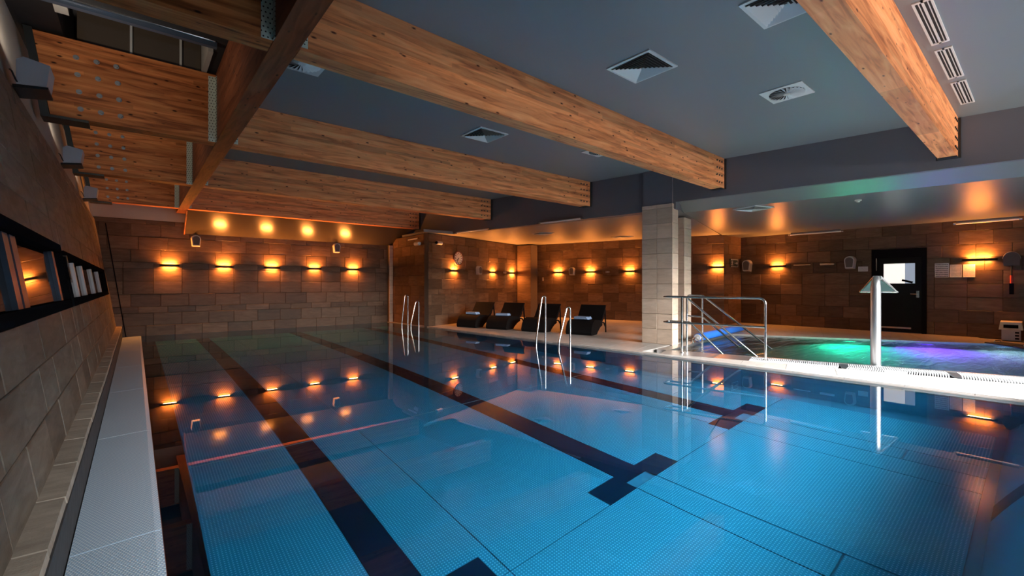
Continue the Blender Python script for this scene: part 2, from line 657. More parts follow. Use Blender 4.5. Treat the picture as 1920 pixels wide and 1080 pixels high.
# ------------------------------------------------------------------ key geometry of the place
FAR_Y = 14.2                 # far wall
END_Y = -0.06                 # near end of the pool
DECK = 0.03
LEAN = 0.152                 # outward lean of the left wall
def wall_x(z): return -.345 - LEAN * (z - .26)
def edge_x(y): return 7.24 - .056 * y            # right edge of the pool
def bulk_x(y): return 9.12 - .151 * y            # grey bulkhead
CEIL = 3.63
BEAM_Z = 3.065
PH = math.radians(17)
E1 = Vector((math.cos(PH), math.sin(PH), 0))     # directions of the skewed side wing
E2 = Vector((math.sin(PH), -math.cos(PH), 0))
ALC0 = Vector((6.6, 11.7, 0))
ALC1 = ALC0 + E1 * 5.33                          # back corner of the alcove
ALC2 = ALC1 + E2 * 7.18
SPA = [(7.60, 4.59), (11.3, 5.12), (14.2, -.35), (9.19, -.36)]
DEPTH = 1.35

# ------------------------------------------------------------------ floors and pool basin
floor = MB().box((-1.6, -3, -.25), (15.2, END_Y - .06, DECK - .004)).build('floor_near', plain('dark_floor', (.06, .055, .05), .6))
tag(floor, kind='structure')

def deck_tiles(parent, clips, hole, origin, e1, e2, na, nb, ta, tb, mat, z=DECK):
    for i in range(na[0], na[1]):
        for j in range(nb[0], nb[1]):
            g = .0025
            q = []
            for (a, b) in ((i * ta + g, j * tb + g), ((i + 1) * ta - g, j * tb + g), ((i + 1) * ta - g, (j + 1) * tb - g), (i * ta + g, (j + 1) * tb - g)):
                p = Vector(origin) + e1 * a + e2 * b
                q.append((p.x, p.y))
            for (p, n) in clips:
                q = clip(q, p, n)
                if len(q) < 3:
                    break
            if len(q) < 3:
                continue
            pieces = []
            if hole:
                rest = q
                for k in range(len(hole)):
                    a, b = hole[k], hole[(k + 1) % len(hole)]
                    nx, ny = (b[1] - a[1]), -(b[0] - a[0])
                    cx = sum(h[0] for h in hole) / len(hole) - a[0]
                    cy = sum(h[1] for h in hole) / len(hole) - a[1]
                    if nx * cx + ny * cy > 0:
                        nx, ny = -nx, -ny
                    o = clip(rest, a, (nx, ny))
                    if poly_area(o) > 1e-4:
                        pieces.append(o)
                    rest = clip(rest, a, (-nx, -ny))
                    if len(rest) < 3:
                        break
            else:
                pieces = [q]
            for pc in pieces:
                if poly_area(pc) < .004:
                    continue
                cx = sum(p[0] for p in pc) / len(pc)
                cy = sum(p[1] for p in pc) / len(pc)
                mb = MB().prism([(p[0] - cx, p[1] - cy, 0) for p in pc], (0, 0, .02))
                o = mb.build('tile', mat, parent)
                o.location = (cx, cy, z - .02)

# deck on the right with the seating alcove; a bed under the tiles
SPA_OUT = [(7.12, 4.80), (11.36, 5.32), (14.52, -.5), (8.55, -.55)]
bed = MB()
for poly in ([(edge_x(14.2) , 14.2), (edge_x(4.9), 4.9), (7.12, 4.80), (11.36, 5.32), (15.4, 5.9), (15.4, 14.2)],
             [(edge_x(4.9), 4.9), (edge_x(END_Y), END_Y - .05), (8.42, END_Y - .05), (7.12, 4.80)],
             [(11.36, 5.32), (14.52, -.5), (15.4, -.5), (15.4, 5.9)]):
    bed.prism([(x, y, -.25) for x, y in poly], (0, 0, .25 + DECK - .016))
deck = tag(bed.build('floor', M['deck_grout']), kind='structure')
pn = Vector((1, .056, 0)).normalized()
clips = [((edge_x(0) + .11, 0), (pn.x, pn.y)), ((0, END_Y - .05), (0, 1)), ((15.0, 0), (-1, 0)),
         ((ALC0.x, ALC0.y), (math.sin(PH), -math.cos(PH)))]
deck_tiles(deck, clips, SPA_OUT, (7.0, 4.9, 0), E1, E2, (-3, 16), (-16, 10), .6, .6, M['deck'])
# rim of the pool: pale coping with a grip edge, one stone after another
cop = MB()
y = END_Y
while y < 12.2:
    y2 = min(y + .6, 12.2)
    q = [(edge_x(y) - .0, y + .003, -.02), (edge_x(y) + .105, y + .003, -.02), (edge_x(y2) + .105, y2 - .003, -.02), (edge_x(y2), y2 - .003, -.02)]
    MB().prism(q, (0, 0, .052)).build('coping_stone', M['deck'], deck)
    y = y2

basin = tag(MB().box((.09, END_Y - .02, -DEPTH - .06), (7.3, FAR_Y, -DEPTH - .03)).build('floor_pool', M['pool_wall']), kind='structure')
w = MB()
w.prism([(edge_x(END_Y) , END_Y, -DEPTH), (edge_x(END_Y) + .1, END_Y, -DEPTH), (edge_x(FAR_Y) + .1, FAR_Y, -DEPTH), (edge_x(FAR_Y), FAR_Y, -DEPTH)], (0, 0, DEPTH - .021))
w.build('side_wall', M['pool_wall'], basin)
MB().box((.09, END_Y - .03, -DEPTH), (7.3, END_Y, DECK - .005)).build('end_wall', M['pool_wall'], basin)
MB().box((.09, FAR_Y - .02, -DEPTH), (7.0, FAR_Y, -.002)).build('end_wall', M['pool_wall'], basin)
MB().box((.05, END_Y, -DEPTH), (.10, FAR_Y, -.03)).build('side_wall', M['pool_wall'], basin)
MB().box((.10, END_Y, -DEPTH - .02), (.37, FAR_Y, -DEPTH - .005)).build('edge_dark_strip', M['channel'], basin)  # plain dark strip along the left of the pool floor
# sloping smooth end plate with a lane stripe
FY = .28
# unseen raised kerb at the near end, added to shade the pool floor
tag(MB().box((.10, END_Y - .42, -.25), (7.2, END_Y - .005, .27)).build('wall_shade_kerb', M['pool_wall']), kind='structure')
def slope(x0, x1, y0, y1, off, t, nm, mat):
    f = lambda y: -DEPTH + (FY - y) / (FY - END_Y) * (DEPTH - .06) + off
    MB().hexa([(x0, y0, f(y0) - t), (x1, y0, f(y0) - t), (x1, y1, f(y1) - t), (x0, y1, f(y1) - t),
               (x0, y0, f(y0)), (x1, y0, f(y0)), (x1, y1, f(y1)), (x0, y1, f(y1))]).build(nm, mat, basin)
slope(.37, 4.8, END_Y + .005, FY, 0, .01, 'end_plate', M['pool_wall'])
slope(4.8, 5.08, END_Y + .005, FY, 0.001, .01, 'lane_stripe', M['lane'])
slope(5.08, 7.2, END_Y + .005, FY, 0, .01, 'end_plate', M['pool_wall'])
MB().box((.37, FY, -DEPTH - .02), (6.95, FY + .07, -DEPTH + .002)).build('floor_edge_strip', M['pool_wall'], basin)
# floor sheets of pressed steel between lanes, thin dark joints
xs = [.37, 1.20, 1.47, 1.96, 3.42, 3.73, 5.25, 5.60, 5.88, 6.86]
ys = [.35, .905, 2.36, 5.14, 8.6, 11.4, FAR_Y - .02]
for i in range(len(xs) - 1):
    if i in (1, 4, 7):
        continue
    for j in range(len(ys) - 1):
        if j in (0,):
            continue
        y0 = ys[j] if j > 1 else .35
        MB().box((xs[i] + .005, y0 + .005, -DEPTH - .02), (xs[i + 1] - .005, ys[j + 1] - .004, -DEPTH)).build('floor_sheet', M['pool_floor'], basin)
for (a, b) in ((1.20, 1.47), (3.42, 3.73), (5.60, 5.88)):
    MB().box((a, 2.48, -DEPTH - .02), (b, FAR_Y - .02, -DEPTH + .001)).build('lane_line', M['lane'], basin)
    MB().box((a + .008, .355, -DEPTH - .02), (b - .008, .9, -DEPTH)).build('floor_sheet', M['pool_floor'], basin)
    MB().box((a + .008, .915, -DEPTH - .02), (b - .008, 2.355, -DEPTH)).build('floor_sheet', M['pool_floor'], basin)
    m = (a + b) / 2
    MB().box((m - .53, 2.355, -DEPTH - .015), (a, 2.605, -DEPTH + .002)).build('lane_cross', M['lane'], basin)
    MB().box((b, 2.355, -DEPTH - .015), (m + .53, 2.605, -DEPTH + .002)).build('lane_cross', M['lane'], basin)

MB().box((.38, 5.128, -DEPTH - .001), (6.85, 5.142, -DEPTH + .004)).build('weld_seam', M['paper'], basin)
# water of the main pool: still as a mirror
water = MB().add([(.10, END_Y, 0), (edge_x(END_Y), END_Y, 0), (edge_x(FAR_Y), FAR_Y, 0), (.10, FAR_Y, 0)], [(0, 1, 2, 3)]).build('pool_water', M['water'])
tag(water, 'still mirror-smooth blue water of the large lane pool', 'water', kind='stuff')

# ------------------------------------------------------------------ left edge: steel overflow channel, curb, leaning wall
gut = empty('overflow_channel', (-.07, END_Y, 0))
tag(gut, 'long pale steel overflow channel with dimpled surface beside the leaning wall', 'channel')
y = -1.2
k = 0
while y < FAR_Y - .05:
    y2 = min(y + 2.05, FAR_Y - .03)
    mb = MB()
    mb.hexa([(-.235, y + .003, -.2), (.10, y + .003, -.2), (.10, y2 - .003, -.2), (-.235, y2 - .003, -.2),
             (-.235, y + .003, -.006), (.075, y + .003, .008), (.075, y2 - .003, .008), (-.235, y2 - .003, -.006)])
    mb.hexa([(.075, y + .003, -.19), (.103, y + .003, -.19), (.103, y2 - .003, -.19), (.075, y2 - .003, -.19),
             (.075, y + .003, .008), (.103, y + .003, .003), (.103, y2 - .003, .003), (.075, y2 - .003, .008)])
    o = mb.build('channel_sheet', M['gutter'], gut)
    o.matrix_parent_inverse = Matrix.Translation((.07, -END_Y, 0))
    y = y2
o = MB().box((.100, END_Y, -.02), (.106, FAR_Y - .03, .002)).build('edge_reflection', M['rim'], gut)  # brown strip paints the reflection along the channel's water edge
o.matrix_parent_inverse = Matrix.Translation((.07, -END_Y, 0))

curb = tag(MB().box((-.60, -1.2, -.2), (-.262, FAR_Y, .235)).build('trim_1', M['rubber']), kind='structure')
MB().box((-.262, -1.2, -.2), (-.240, FAR_Y, .225)).build('curb_face', M['rubber'], curb)
rnd = random.Random(3)
y = -1.2
while y < FAR_Y - .1:
    l = rnd.uniform(.42, .62)
    y2 = min(y + l, FAR_Y - .01)
    c = ((-.3), (y + y2) / 2, .248)
    mb = MB()
    j = rnd.uniform(-.002, .002)
    mb.hexa([(-.12, -(y2 - y) / 2 + .004, -.03), (.055 + j, -(y2 - y) / 2 + .004, -.03), (.055 + j, (y2 - y) / 2 - .004, -.03), (-.12, (y2 - y) / 2 - .004, -.03),
             (-.12, -(y2 - y) / 2 + .004, .013), (.048 + j, -(y2 - y) / 2 + .008, .010), (.048 + j, (y2 - y) / 2 - .008, .010), (-.12, (y2 - y) / 2 - .004, .013)])
    o = mb.build('curb_stone', M['curb'], curb)
    o.location = c
    y = y2

vL = Vector((-LEAN, 0, 1)).normalized()
nL = Vector((1, 0, LEAN)).normalized()
cosL = vL.z
def LW(y, z, d=0.0):
    """point on the leaning wall at length y, height z, d in front of it"""
    return Vector((wall_x(z), y, z)) + nL * d
TOPZ = 2.79
wl = MB()
for (ya, yb, za, zb) in subtract(subtract([(-3, FAR_Y + .2, -.2, TOPZ)], (2.2, 5.95, 1.04, 1.62)), (6.12, 13.45, 1.04, 1.58)):
    wl.hexa([LW(ya, za, -.03), LW(yb, za, -.03), LW(yb, za, -.25), LW(ya, za, -.25),
             LW(ya, zb, -.03), LW(yb, zb, -.03), LW(yb, zb, -.25), LW(ya, zb, -.25)])
wall_left = tag(wl.build('wall_left', M['grout']), kind='structure')
S0 = 1.2
hz = lambda z: (z - .26) / cosL
tile_wall(wall_left, LW(S0, .26, -.022), (0, 1, 0), nL, FAR_Y - S0, -.02, hz(TOPZ), M['tile_left'], 11,
          holes=[(2.2 - S0, 5.95 - S0, hz(1.04), hz(1.62)), (6.12 - S0, 13.45 - S0, hz(1.04), hz(1.58))], tw=.56, courses=(.27,), v=vL)
# white plaster band above the tiles
wb = MB()
wb.hexa([LW(-3, TOPZ, -.05), LW(FAR_Y, TOPZ, -.05), LW(FAR_Y, TOPZ, -.25), LW(-3, TOPZ, -.25),
         LW(-3, 4.0, -.05), LW(FAR_Y, 4.0, -.05), LW(FAR_Y, 4.0, -.25), LW(-3, 4.0, -.25)])
tag(wb.build('wall_left_upper', M['white_wall']), kind='structure')

def strip_window(name, y0, y1, z0, z1, bars, panes, bar_mat):
    w = tag(empty(name, LW(y0, z0)), kind='structure')
    inv = Matrix.Translation(-LW(y0, z0))
    def part(nm, mat, ya, yb, za, zb, d0, d1):
        mb = MB()
        mb.hexa([LW(ya, za, d0), LW(yb, za, d0), LW(yb, zb, d0), LW(ya, zb, d0),
                 LW(ya, za, d1), LW(yb, za, d1), LW(yb, zb, d1), LW(ya, zb, d1)])
        o = mb.build(nm, mat, w)
        o.matrix_parent_inverse = inv
        return o
    t = .075
    part('frame_rail', M['black'], y0, y1, z0, z0 + t, -.09, .012)
    part('frame_rail', M['black'], y0, y1, z1 - t, z1, -.09, .012)
    part('frame_stile', M['black'], y0, y0 + t, z0 + t, z1 - t, -.09, .012)
    part('frame_stile', M['black'], y1 - t, y1, z0 + t, z1 - t, -.09, .012)
    for (a, b) in bars:
        part('sash_bar', bar_mat, a, b, z0 + t, z1 - t, -.06, -.02)
    for (a, b) in panes:
        part('pane', M['glass_dark'], a, b, z0 + t, z1 - t, -.055, -.045)
    part('back_panel', M['black'], y0, y1, z0, z1, -.24, -.2)
    return w
strip_window('window_1', 2.2, 5.95, 1.04, 1.62, [(3.66, 3.80), (3.86, 4.02), (5.55, 5.68)], [(2.27, 3.66), (4.02, 5.55), (5.68, 5.88), (3.80, 3.86)], M['blue_frame'])
strip_window('window_2', 6.12, 13.45, 1.04, 1.58, [(7.2, 7.32), (8.25, 8.38), (9.9, 10.05), (11.6, 11.75)], [(6.2, 7.2), (7.32, 8.25), (8.38, 9.9), (10.05, 11.6), (11.75, 13.38)], M['tube_white'])  # bars here painted white to stand in for bright light streaks
hd = MB().tube([LW(6.03, 1.52, .0), LW(6.03, 1.52, .03), LW(6.03, 1.30, .03), LW(6.06, 1.27, .03)], .006, 8).build('window_pole', M['chrome'])
tag(hd, 'thin bright metal rod on leaning wall between the two strip windows', 'rod')

# ------------------------------------------------------------------ far wall
wf = tag(MB().box((-1.4, FAR_Y + .025, -.2), (7.4, FAR_Y + .25, 2.84)).build('wall_far', M['grout']), kind='structure')
tile_wall(wf, (-.80, FAR_Y + .022, 0), (1, 0, 0), (0, -1, 0), 7.25, -.06, 2.83, M['tile'], 5, tw=.57, courses=(.31, .31, .155, .31))
# sloping cut edge of the tile field beside the leaning wall
sl = MB().hexa([(-.185, FAR_Y - .012, 0), (-.165, FAR_Y - .012, 0), (-.165, FAR_Y + .01, 0), (-.185, FAR_Y + .01, 0),
                (-.55, FAR_Y - .012, 2.7), (-.53, FAR_Y - .012, 2.7), (-.53, FAR_Y + .01, 2.7), (-.55, FAR_Y + .01, 2.7)]).build('joint_strip', M['black'], wf)
tag(MB().box((-1.4, FAR_Y + .0, 2.84), (1.05, FAR_Y + .25, 4.0)).build('wall_far_upper', M['white_wall']), kind='structure')
pil = tag(MB().box((6.47, FAR_Y - .10, 0), (6.62, FAR_Y + .02, 2.57)).build('trim_2', M['grout']), kind='structure')
tile_wall(pil, (6.47, FAR_Y - .10, 0), (1, 0, 0), (0, -1, 0), .13, 0, 2.56, M['tile_column'], 9, tw=.2, courses=(.31,), running=False)

# return wall at the far right corner of the pool
wr = tag(MB().prism([(6.625, 11.74, -.25), (6.625, FAR_Y, -.25), (6.95, FAR_Y, -.25), (6.95, 11.84, -.25)], (0, 0, 3.03)).build('wall_return', M['grout']), kind='structure')
tile_wall(wr, (6.624, 11.72, 0), (0, 1, 0), (-1, 0, 0), 2.45, -.02, 2.78, M['tile'], 6, tw=.57, courses=(.31,))

# alcove walls (skewed wing)
def slab_wall(name, A, B, n, z0, z1, mat, thick=.15):
    A, B, n = Vector(A), Vector(B), Vector(n).normalized()
    p = [A - n * .025, B - n * .025, B - n * (.025 + thick), A - n * (.025 + thick)]
    return tag(MB().prism([(q.x, q.y, z0) for q in p], (0, 0, z1 - z0)).build(name, mat), kind='structure')
nAL = E2.copy()
nAB = -E1
wa = slab_wall('wall_alcove_left', ALC0, ALC1, nAL, -.2, 2.78, M['grout'])
tile_wall(wa, ALC0 - nAL * .022, E1, nAL, 5.33, DECK, 2.76, M['tile'], 21, tw=.57, courses=(.31, .31, .31, .155))
wbk = slab_wall('wall_alcove_back', ALC1, ALC2, nAB, -.2, 2.80, M['grout'])
tile_wall(wbk, ALC1 - nAB * .022, E2, nAB, 7.18, DECK, 2.78, M['tile'], 22, tw=.57, courses=(.31,))
# corner pilaster of the alcove
cp = empty('trim_3', ALC1)
tag(cp, kind='structure')
q = [ALC1 + E2 * .02 - E1 * .02, ALC1 + E2 * .02 - E1 * .50, ALC1 + E2 * .62 - E1 * .50, ALC1 + E2 * .62 - E1 * .02]
o = MB().prism([(p.x, p.y, DECK) for p in q], (0, 0, 2.72)).build('shaft', M['grout'], cp)
o.matrix_parent_inverse = Matrix.Translation(-ALC1)
cpo = empty('tile_face', (0, 0, 0)); cpo.parent = cp; cpo.matrix_parent_inverse = Matrix.Translation(-ALC1)
tile_wall(cpo, q[1] , -(q[1] - q[2]).normalized(), -E1, .60, DECK, 2.74, M['tile'], 23, tw=.6, courses=(.31,), running=False)

# pier and right-hand wall with the door
PIER = (13.80, 6.40)
wp = tag(MB().box((13.82, 6.425, -.2), (15.2, 6.7, 2.80)).build('wall_pier', M['grout']), kind='structure')
tile_wall(wp, (13.80, 6.422, 0), (1, 0, 0), (0, -1, 0), 1.2, DECK, 2.79, M['tile'], 24, tw=.6, courses=(.31,))
DY0, DY1, DZ = 1.96, 3.04, 2.17
wr2 = MB()
for (a, b, c, d) in subtract([(-3, 6.45, -.2, 2.80)], (DY0, DY1, -.05, DZ)):
    wr2.box((15.025, a, c), (15.25, b, d))
wall_right = tag(wr2.build('wall_right', M['grout']), kind='structure')
tile_wall(wall_right, (15.022, -.6, 0), (0, 1, 0), (-1, 0, 0), 7.0, DECK, 2.79, M['tile'], 25, tw=.57, courses=(.31,),
          holes=[(DY0 + .6, DY1 + .6, -.1, DZ)])

# room closed behind the photographer: end wall with a large glazed opening
wb2 = MB()
for (a, b, c, d) in subtract([(-1.8, 15.3, -.25, 4.0)], (1.0, 10.4, 1.0, 3.5)):
    wb2.box((a, -3.2, c), (b, -3.0, d))
tag(wb2.build('wall_back', M['grout']), kind='structure')
wn = tag(empty('window_3', (7, -3.1, 1.0)), kind='structure')
for k in range(5):
    x = 1.0 + 9.4 * k / 4
    o = MB().box((x - .04 if k else x, -3.15, 1.0), (x + .04 if k < 4 else x, -3.05, 3.5)).build('frame_stile', M['black'], wn)
    o.matrix_parent_inverse = Matrix.Translation((-7, 3.1, -1.0))
for z in (1.0, 3.42):
    o = MB().box((1.0, -3.15, z), (10.4, -3.05, z + .08)).build('frame_rail', M['black'], wn)
    o.matrix_parent_inverse = Matrix.Translation((-7, 3.1, -1.0))

# ------------------------------------------------------------------ ceilings and bulkhead
def poly_slab(name, pts, z, t, mat):
    return tag(MB().prism([(x, y, z) for x, y in pts], (0, 0, t)).build(name, mat), kind='structure')
poly_slab('ceiling', [(.97, -3), (bulk_x(-3), -3), (bulk_x(13.4), 13.4), (.97, 13.4)], CEIL, .1, M['ceiling'])
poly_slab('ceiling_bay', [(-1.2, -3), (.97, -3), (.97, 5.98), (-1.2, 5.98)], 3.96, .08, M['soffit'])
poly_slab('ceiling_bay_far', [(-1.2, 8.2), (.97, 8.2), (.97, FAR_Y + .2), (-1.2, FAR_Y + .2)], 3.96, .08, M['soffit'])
YC = 4.86
bk = MB()
bk.prism([(bulk_x(-3), -3, 2.93), (bulk_x(-3) + .2, -3, 2.93), (bulk_x(YC) + .2, YC, 2.93), (bulk_x(YC), YC, 2.93)], (0, 0, CEIL - 2.93))
bk.prism([(bulk_x(YC), YC, 2.79), (bulk_x(YC) + .2, YC, 2.79), (bulk_x(13.5) + .2, 13.5, 2.79), (bulk_x(13.5), 13.5, 2.79)], (0, 0, CEIL - 2.79))
tag(bk.build('wall_bulkhead', M['bulkhead']), kind='structure')
# low satin ceiling over the leisure pool, with a short cove up to the bulkhead
DG0, DG1 = Vector((bulk_x(YC) + .3, 5.0, 0)), Vector((13.8, 6.42, 0))
LOWZ = 2.77
cv = MB()
A, B = (bulk_x(-3) + .1, -3), (bulk_x(YC) + .1, YC)
cv.add([(A[0], A[1], 2.93), (B[0], B[1], 2.93), (B[0] + .38, B[1] + .1, LOWZ), (A[0] + .38, A[1], LOWZ)], [(0, 1, 2, 3)])
cv.add([(A[0], A[1], 3.0), (B[0], B[1], 3.0), (B[0] + .38, B[1] + .1, LOWZ + .07), (A[0] + .38, A[1], LOWZ + .07)], [(3, 2, 1, 0)])
tag(cv.build('ceiling_cove', M['ceiling_low']), kind='structure')
poly_slab('ceiling_leisure', [(A[0] + .38, -3), (15.2, -3), (15.2, 6.5), (13.8, 6.45), (B[0] + .38, B[1] + .1)], LOWZ, .08, M['ceiling_low'])
poly_slab('ceiling_alcove', [(bulk_x(YC) + .2, YC + .04), (13.8, 6.5), (15.0, 6.6), (ALC1.x + .6, ALC1.y + .4), (ALC0.x - .2, ALC0.y - .06), (bulk_x(12) + .1, 11.6)], 2.785, .08, M['ceiling_alcove'])
poly_slab('ceiling_soffit', [(6.6, 11.66), (bulk_x(11.66) + .1, 11.66), (bulk_x(13.4) + .1, 13.42), (6.6, 13.42)], 2.787, .06, M['bulkhead'])
# sloping satin panel between the last beam and the far wall
fc = MB()
fc.prism([(.97, 13.40, BEAM_Z - .005), (.97, FAR_Y - .002, 2.56), (.97, FAR_Y - .002, 2.64), (.97, 13.40, BEAM_Z + .08)], (6.1, 0, 0))
tag(fc.build('ceiling_far', M['ceiling_far']), kind='structure')
tag(MB().prism([(.945, 13.40, BEAM_Z - .03), (.945, FAR_Y - .002, 2.53), (.945, FAR_Y - .002, 2.66), (.945, 13.40, BEAM_Z + .1)], (.025, 0, 0)).build('trim_4', M['wood_edge']), kind='structure')

# ------------------------------------------------------------------ timber beams
bolt_me = MB().cyl((0, 0, 0), (0, -.012, 0), .026, 10).cyl((0, -.012, 0), (0, -.03, 0), .018, 6).mesh('bolt', M['bolt'])
small_bolt_me = MB().cyl((0, 0, 0), (0, -.012, 0), .016, 8).mesh('bolt', M['dark_steel'])
BEAMS = [.84, 3.8, 6.82, 9.98, 13.2]
ordn = ['nearest to the photographer at upper right', 'long foreground one crossing the pool', 'third from the far wall', 'second from the far wall', 'last one before the sloping far panel']
for k, yb in enumerate(BEAMS):
    t = empty('ceiling_beam', (.97, yb, BEAM_Z))
    tag(t, 'pale brown knotty glulam ceiling beam, ' + ordn[k], 'beam', 'main glulam beams under the grey ceiling')
    inv = Matrix.Translation((-.97, -yb, -BEAM_Z))
    xr = bulk_x(yb) - .03
    dy = .23 if k == 1 else 0
    ya = yb - (.09 if k == 1 else 0)
    mb = MB().hexa([(.975, ya, BEAM_Z), (xr, ya + dy, BEAM_Z), (xr, ya + dy + .2, BEAM_Z), (.975, ya + .2, BEAM_Z),
                    (.975, ya, CEIL - .002), (xr, ya + dy, CEIL - .002), (xr, ya + dy + .2, CEIL - .002), (.975, ya + .2, CEIL - .002)])
    o = mb.build('timber', M['wood'], t); o.matrix_parent_inverse = inv
    ye = ya + dy
    mb = MB().box((xr - .005, ye - .03, BEAM_Z - .012), (xr + .027, ye + .23, CEIL - .01)).box((xr - .14, ye - .004, BEAM_Z - .014), (xr, ye + .204, BEAM_Z - .002))
    o = mb.build('end_shoe', M['dark_steel'], t); o.matrix_parent_inverse = inv
    for i in range(3):
        for j in range(4):
            o = link('bolt', small_bolt_me, t)
            o.matrix_parent_inverse = inv
            o.location = (xr - .32 + .1 * i, ye - .001 - dy * (.3 - .1 * i) / 7, BEAM_Z + .09 + j * .13)
    mb = MB().box((.975, ya - .004, BEAM_Z + .02), (1.03, ya - .001, CEIL - .05))
    if k > 0:
        o = mb.build('hanger_plate', M['galv'], t); o.matrix_parent_inverse = inv

# longitudinal edge beam
eb = MB().box((.79, -2.98, BEAM_Z), (.97, FAR_Y - .05, 3.95)).build('edge_beam', M['wood_edge'])
tag(eb, 'dark reddish timber beam running along the pool under the skylight bay', 'beam')

# short beams carrying the skylight bay, bolted, at the leaning wall
BAYH = 3.92
names = ['topmost and nearest one at the frame edge', 'large one below the skylight glass', 'middle one with a grey floodlight at its left', 'smallest and farthest one above the white panel']
for k, yb in enumerate(BEAMS[1:]):
    ya = yb - (.09 if k == 0 else 0)
    t = empty('bay_beam', (.79, ya, BEAM_Z))
    tag(t, 'stained plywood-like bay beam with round bolts, ' + names[k], 'beam', 'short bolted beams along the leaning wall')
    inv = Matrix.Translation((-.79, -ya, -BEAM_Z))
    xl0, xl1 = wall_x(BEAM_Z) + .075, wall_x(BAYH) + .075
    mb = MB().hexa([(xl0, ya, BEAM_Z), (.785, ya, BEAM_Z), (.785, ya + .2, BEAM_Z), (xl0, ya + .2, BEAM_Z),
                    (xl1, ya, BAYH), (.785, ya, BAYH), (.785, ya + .2, BAYH), (xl1, ya + .2, BAYH)])
    o = mb.build('timber', M['wood_bay'], t); o.matrix_parent_inverse = inv
    mb = MB().box((.705, ya - .006, BEAM_Z + .0), (.788, ya - .001, BAYH - .03))
    o = mb.build('perforated_plate', M['galv'], t); o.matrix_parent_inverse = inv
    mb = MB().box((.782, ya - .06, BEAM_Z + .0), (.789, ya - .001, BAYH - .03))
    o = mb.build('perforated_angle', M['galv_side'], t); o.matrix_parent_inverse = inv
    mb = MB().hexa([(xl0 - .07, ya - .02, BEAM_Z - .01), (xl0 - .003, ya - .02, BEAM_Z - .01), (xl0 - .003, ya + .22, BEAM_Z - .01), (xl0 - .07, ya + .22, BEAM_Z - .01),
                    (xl1 - .07, ya - .02, BAYH + .02), (xl1 - .003, ya - .02, BAYH + .02), (xl1 - .003, ya + .22, BAYH + .02), (xl1 - .07, ya + .22, BAYH + .02)])
    mb.box((xl0 - .07, ya - .025, BEAM_Z - .035), (xl0 + .30, ya + .225, BEAM_Z - .008))
    o = mb.build('wall_shoe', M['dark_steel'], t); o.matrix_parent_inverse = inv
    for i in range(3):
        for j in range(4):
            o = link('bolt', bolt_me, t)
            o.matrix_parent_inverse = inv
            o.location = (xl0 + .235 + .165 * i - .012 * j, ya, BEAM_Z + .11 + .185 * j)

# skylight set in the bay roof behind the front bar
sk = tag(empty('window_4', (.1, 6.0, 3.96)), kind='structure')
inv = Matrix.Translation((-.1, -6.0, -3.96))
def skp(nm, mb, mat):
    o = mb.build(nm, mat, sk); o.matrix_parent_inverse = inv; return o
skp('rail', MB().box((-.78, 5.97, 3.90), (.70, 6.03, 3.975)), M['blue_frame'])
skp('rod', MB().cyl((-.60, 5.955, 3.955), (.68, 5.955, 3.955), .013, 10), M['chrome'])
skp('reveal', MB().box((-.60, 6.04, 3.90), (-.50, 6.2, 4.45)), M['white_wall'])
skp('reveal', MB().box((.64, 6.2, 3.93), (.69, 6.9, 4.35)), M['white_wall'])
skp('pane', MB().box((-.5, 6.95, 3.93), (.64, 6.965, 4.64)), plain('skylight_reflection_glass', (.12, .095, .07), .06, spec=.8))  # brown base colour stands in for the interior reflected in the glass
for x in (-.05, .42):
    skp('mullion', MB().box((x, 6.92, 3.93), (x + .022, 6.945, 4.62)), M['vent'])
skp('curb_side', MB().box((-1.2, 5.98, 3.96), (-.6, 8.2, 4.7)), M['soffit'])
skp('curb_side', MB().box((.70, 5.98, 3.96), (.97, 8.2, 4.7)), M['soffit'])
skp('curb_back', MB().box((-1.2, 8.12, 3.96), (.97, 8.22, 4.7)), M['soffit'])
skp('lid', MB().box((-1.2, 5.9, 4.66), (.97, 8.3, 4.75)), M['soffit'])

# floodlights on the top of the leaning wall
for k, (yb, nm) in enumerate(((5.42, 'nearest of the row at the frame edge'), (8.42, 'middle of the row'), (11.55, 'farthest and smallest of the row'))):
    t = empty('wall_uplight', LW(yb, 2.92))
    tag(t, 'grey wedge uplight on the leaning wall top, ' + nm, 'light', 'wedge uplights along the leaning wall')
    mb = MB()
    prof = [(.02, .13), (.06, .16), (.21, .13), (.19, -.05), (.02, -.07)]
    mb.prism([(a, -.14, b) for a, b in prof], (0, .28, 0))
    mb.build('housing', M['uplight'], t)
    mb = MB().prism([(a, -.145, b) for a, b in ((.0, -.10), (.20, -.07), (.20, -.052), (.0, -.075))], (0, .29, 0))
    mb.build('base', M['dark_steel'], t)
    area_light('bay_fill_light', LW(yb, 2.92) + Vector((.17, 0, .165)), (.45, .25, 1), .22, .10, 8, (1.0, .80, .62), 170)  # added fill for the bay beams; the fixtures themselves are off
    MB().tube([(-.02, -.1, .05), (.0, -.16, .02), (.02, -.16, -.04), (.03, -.12, -.06)], .006, 6).build('cable', M['dark_steel'], t)

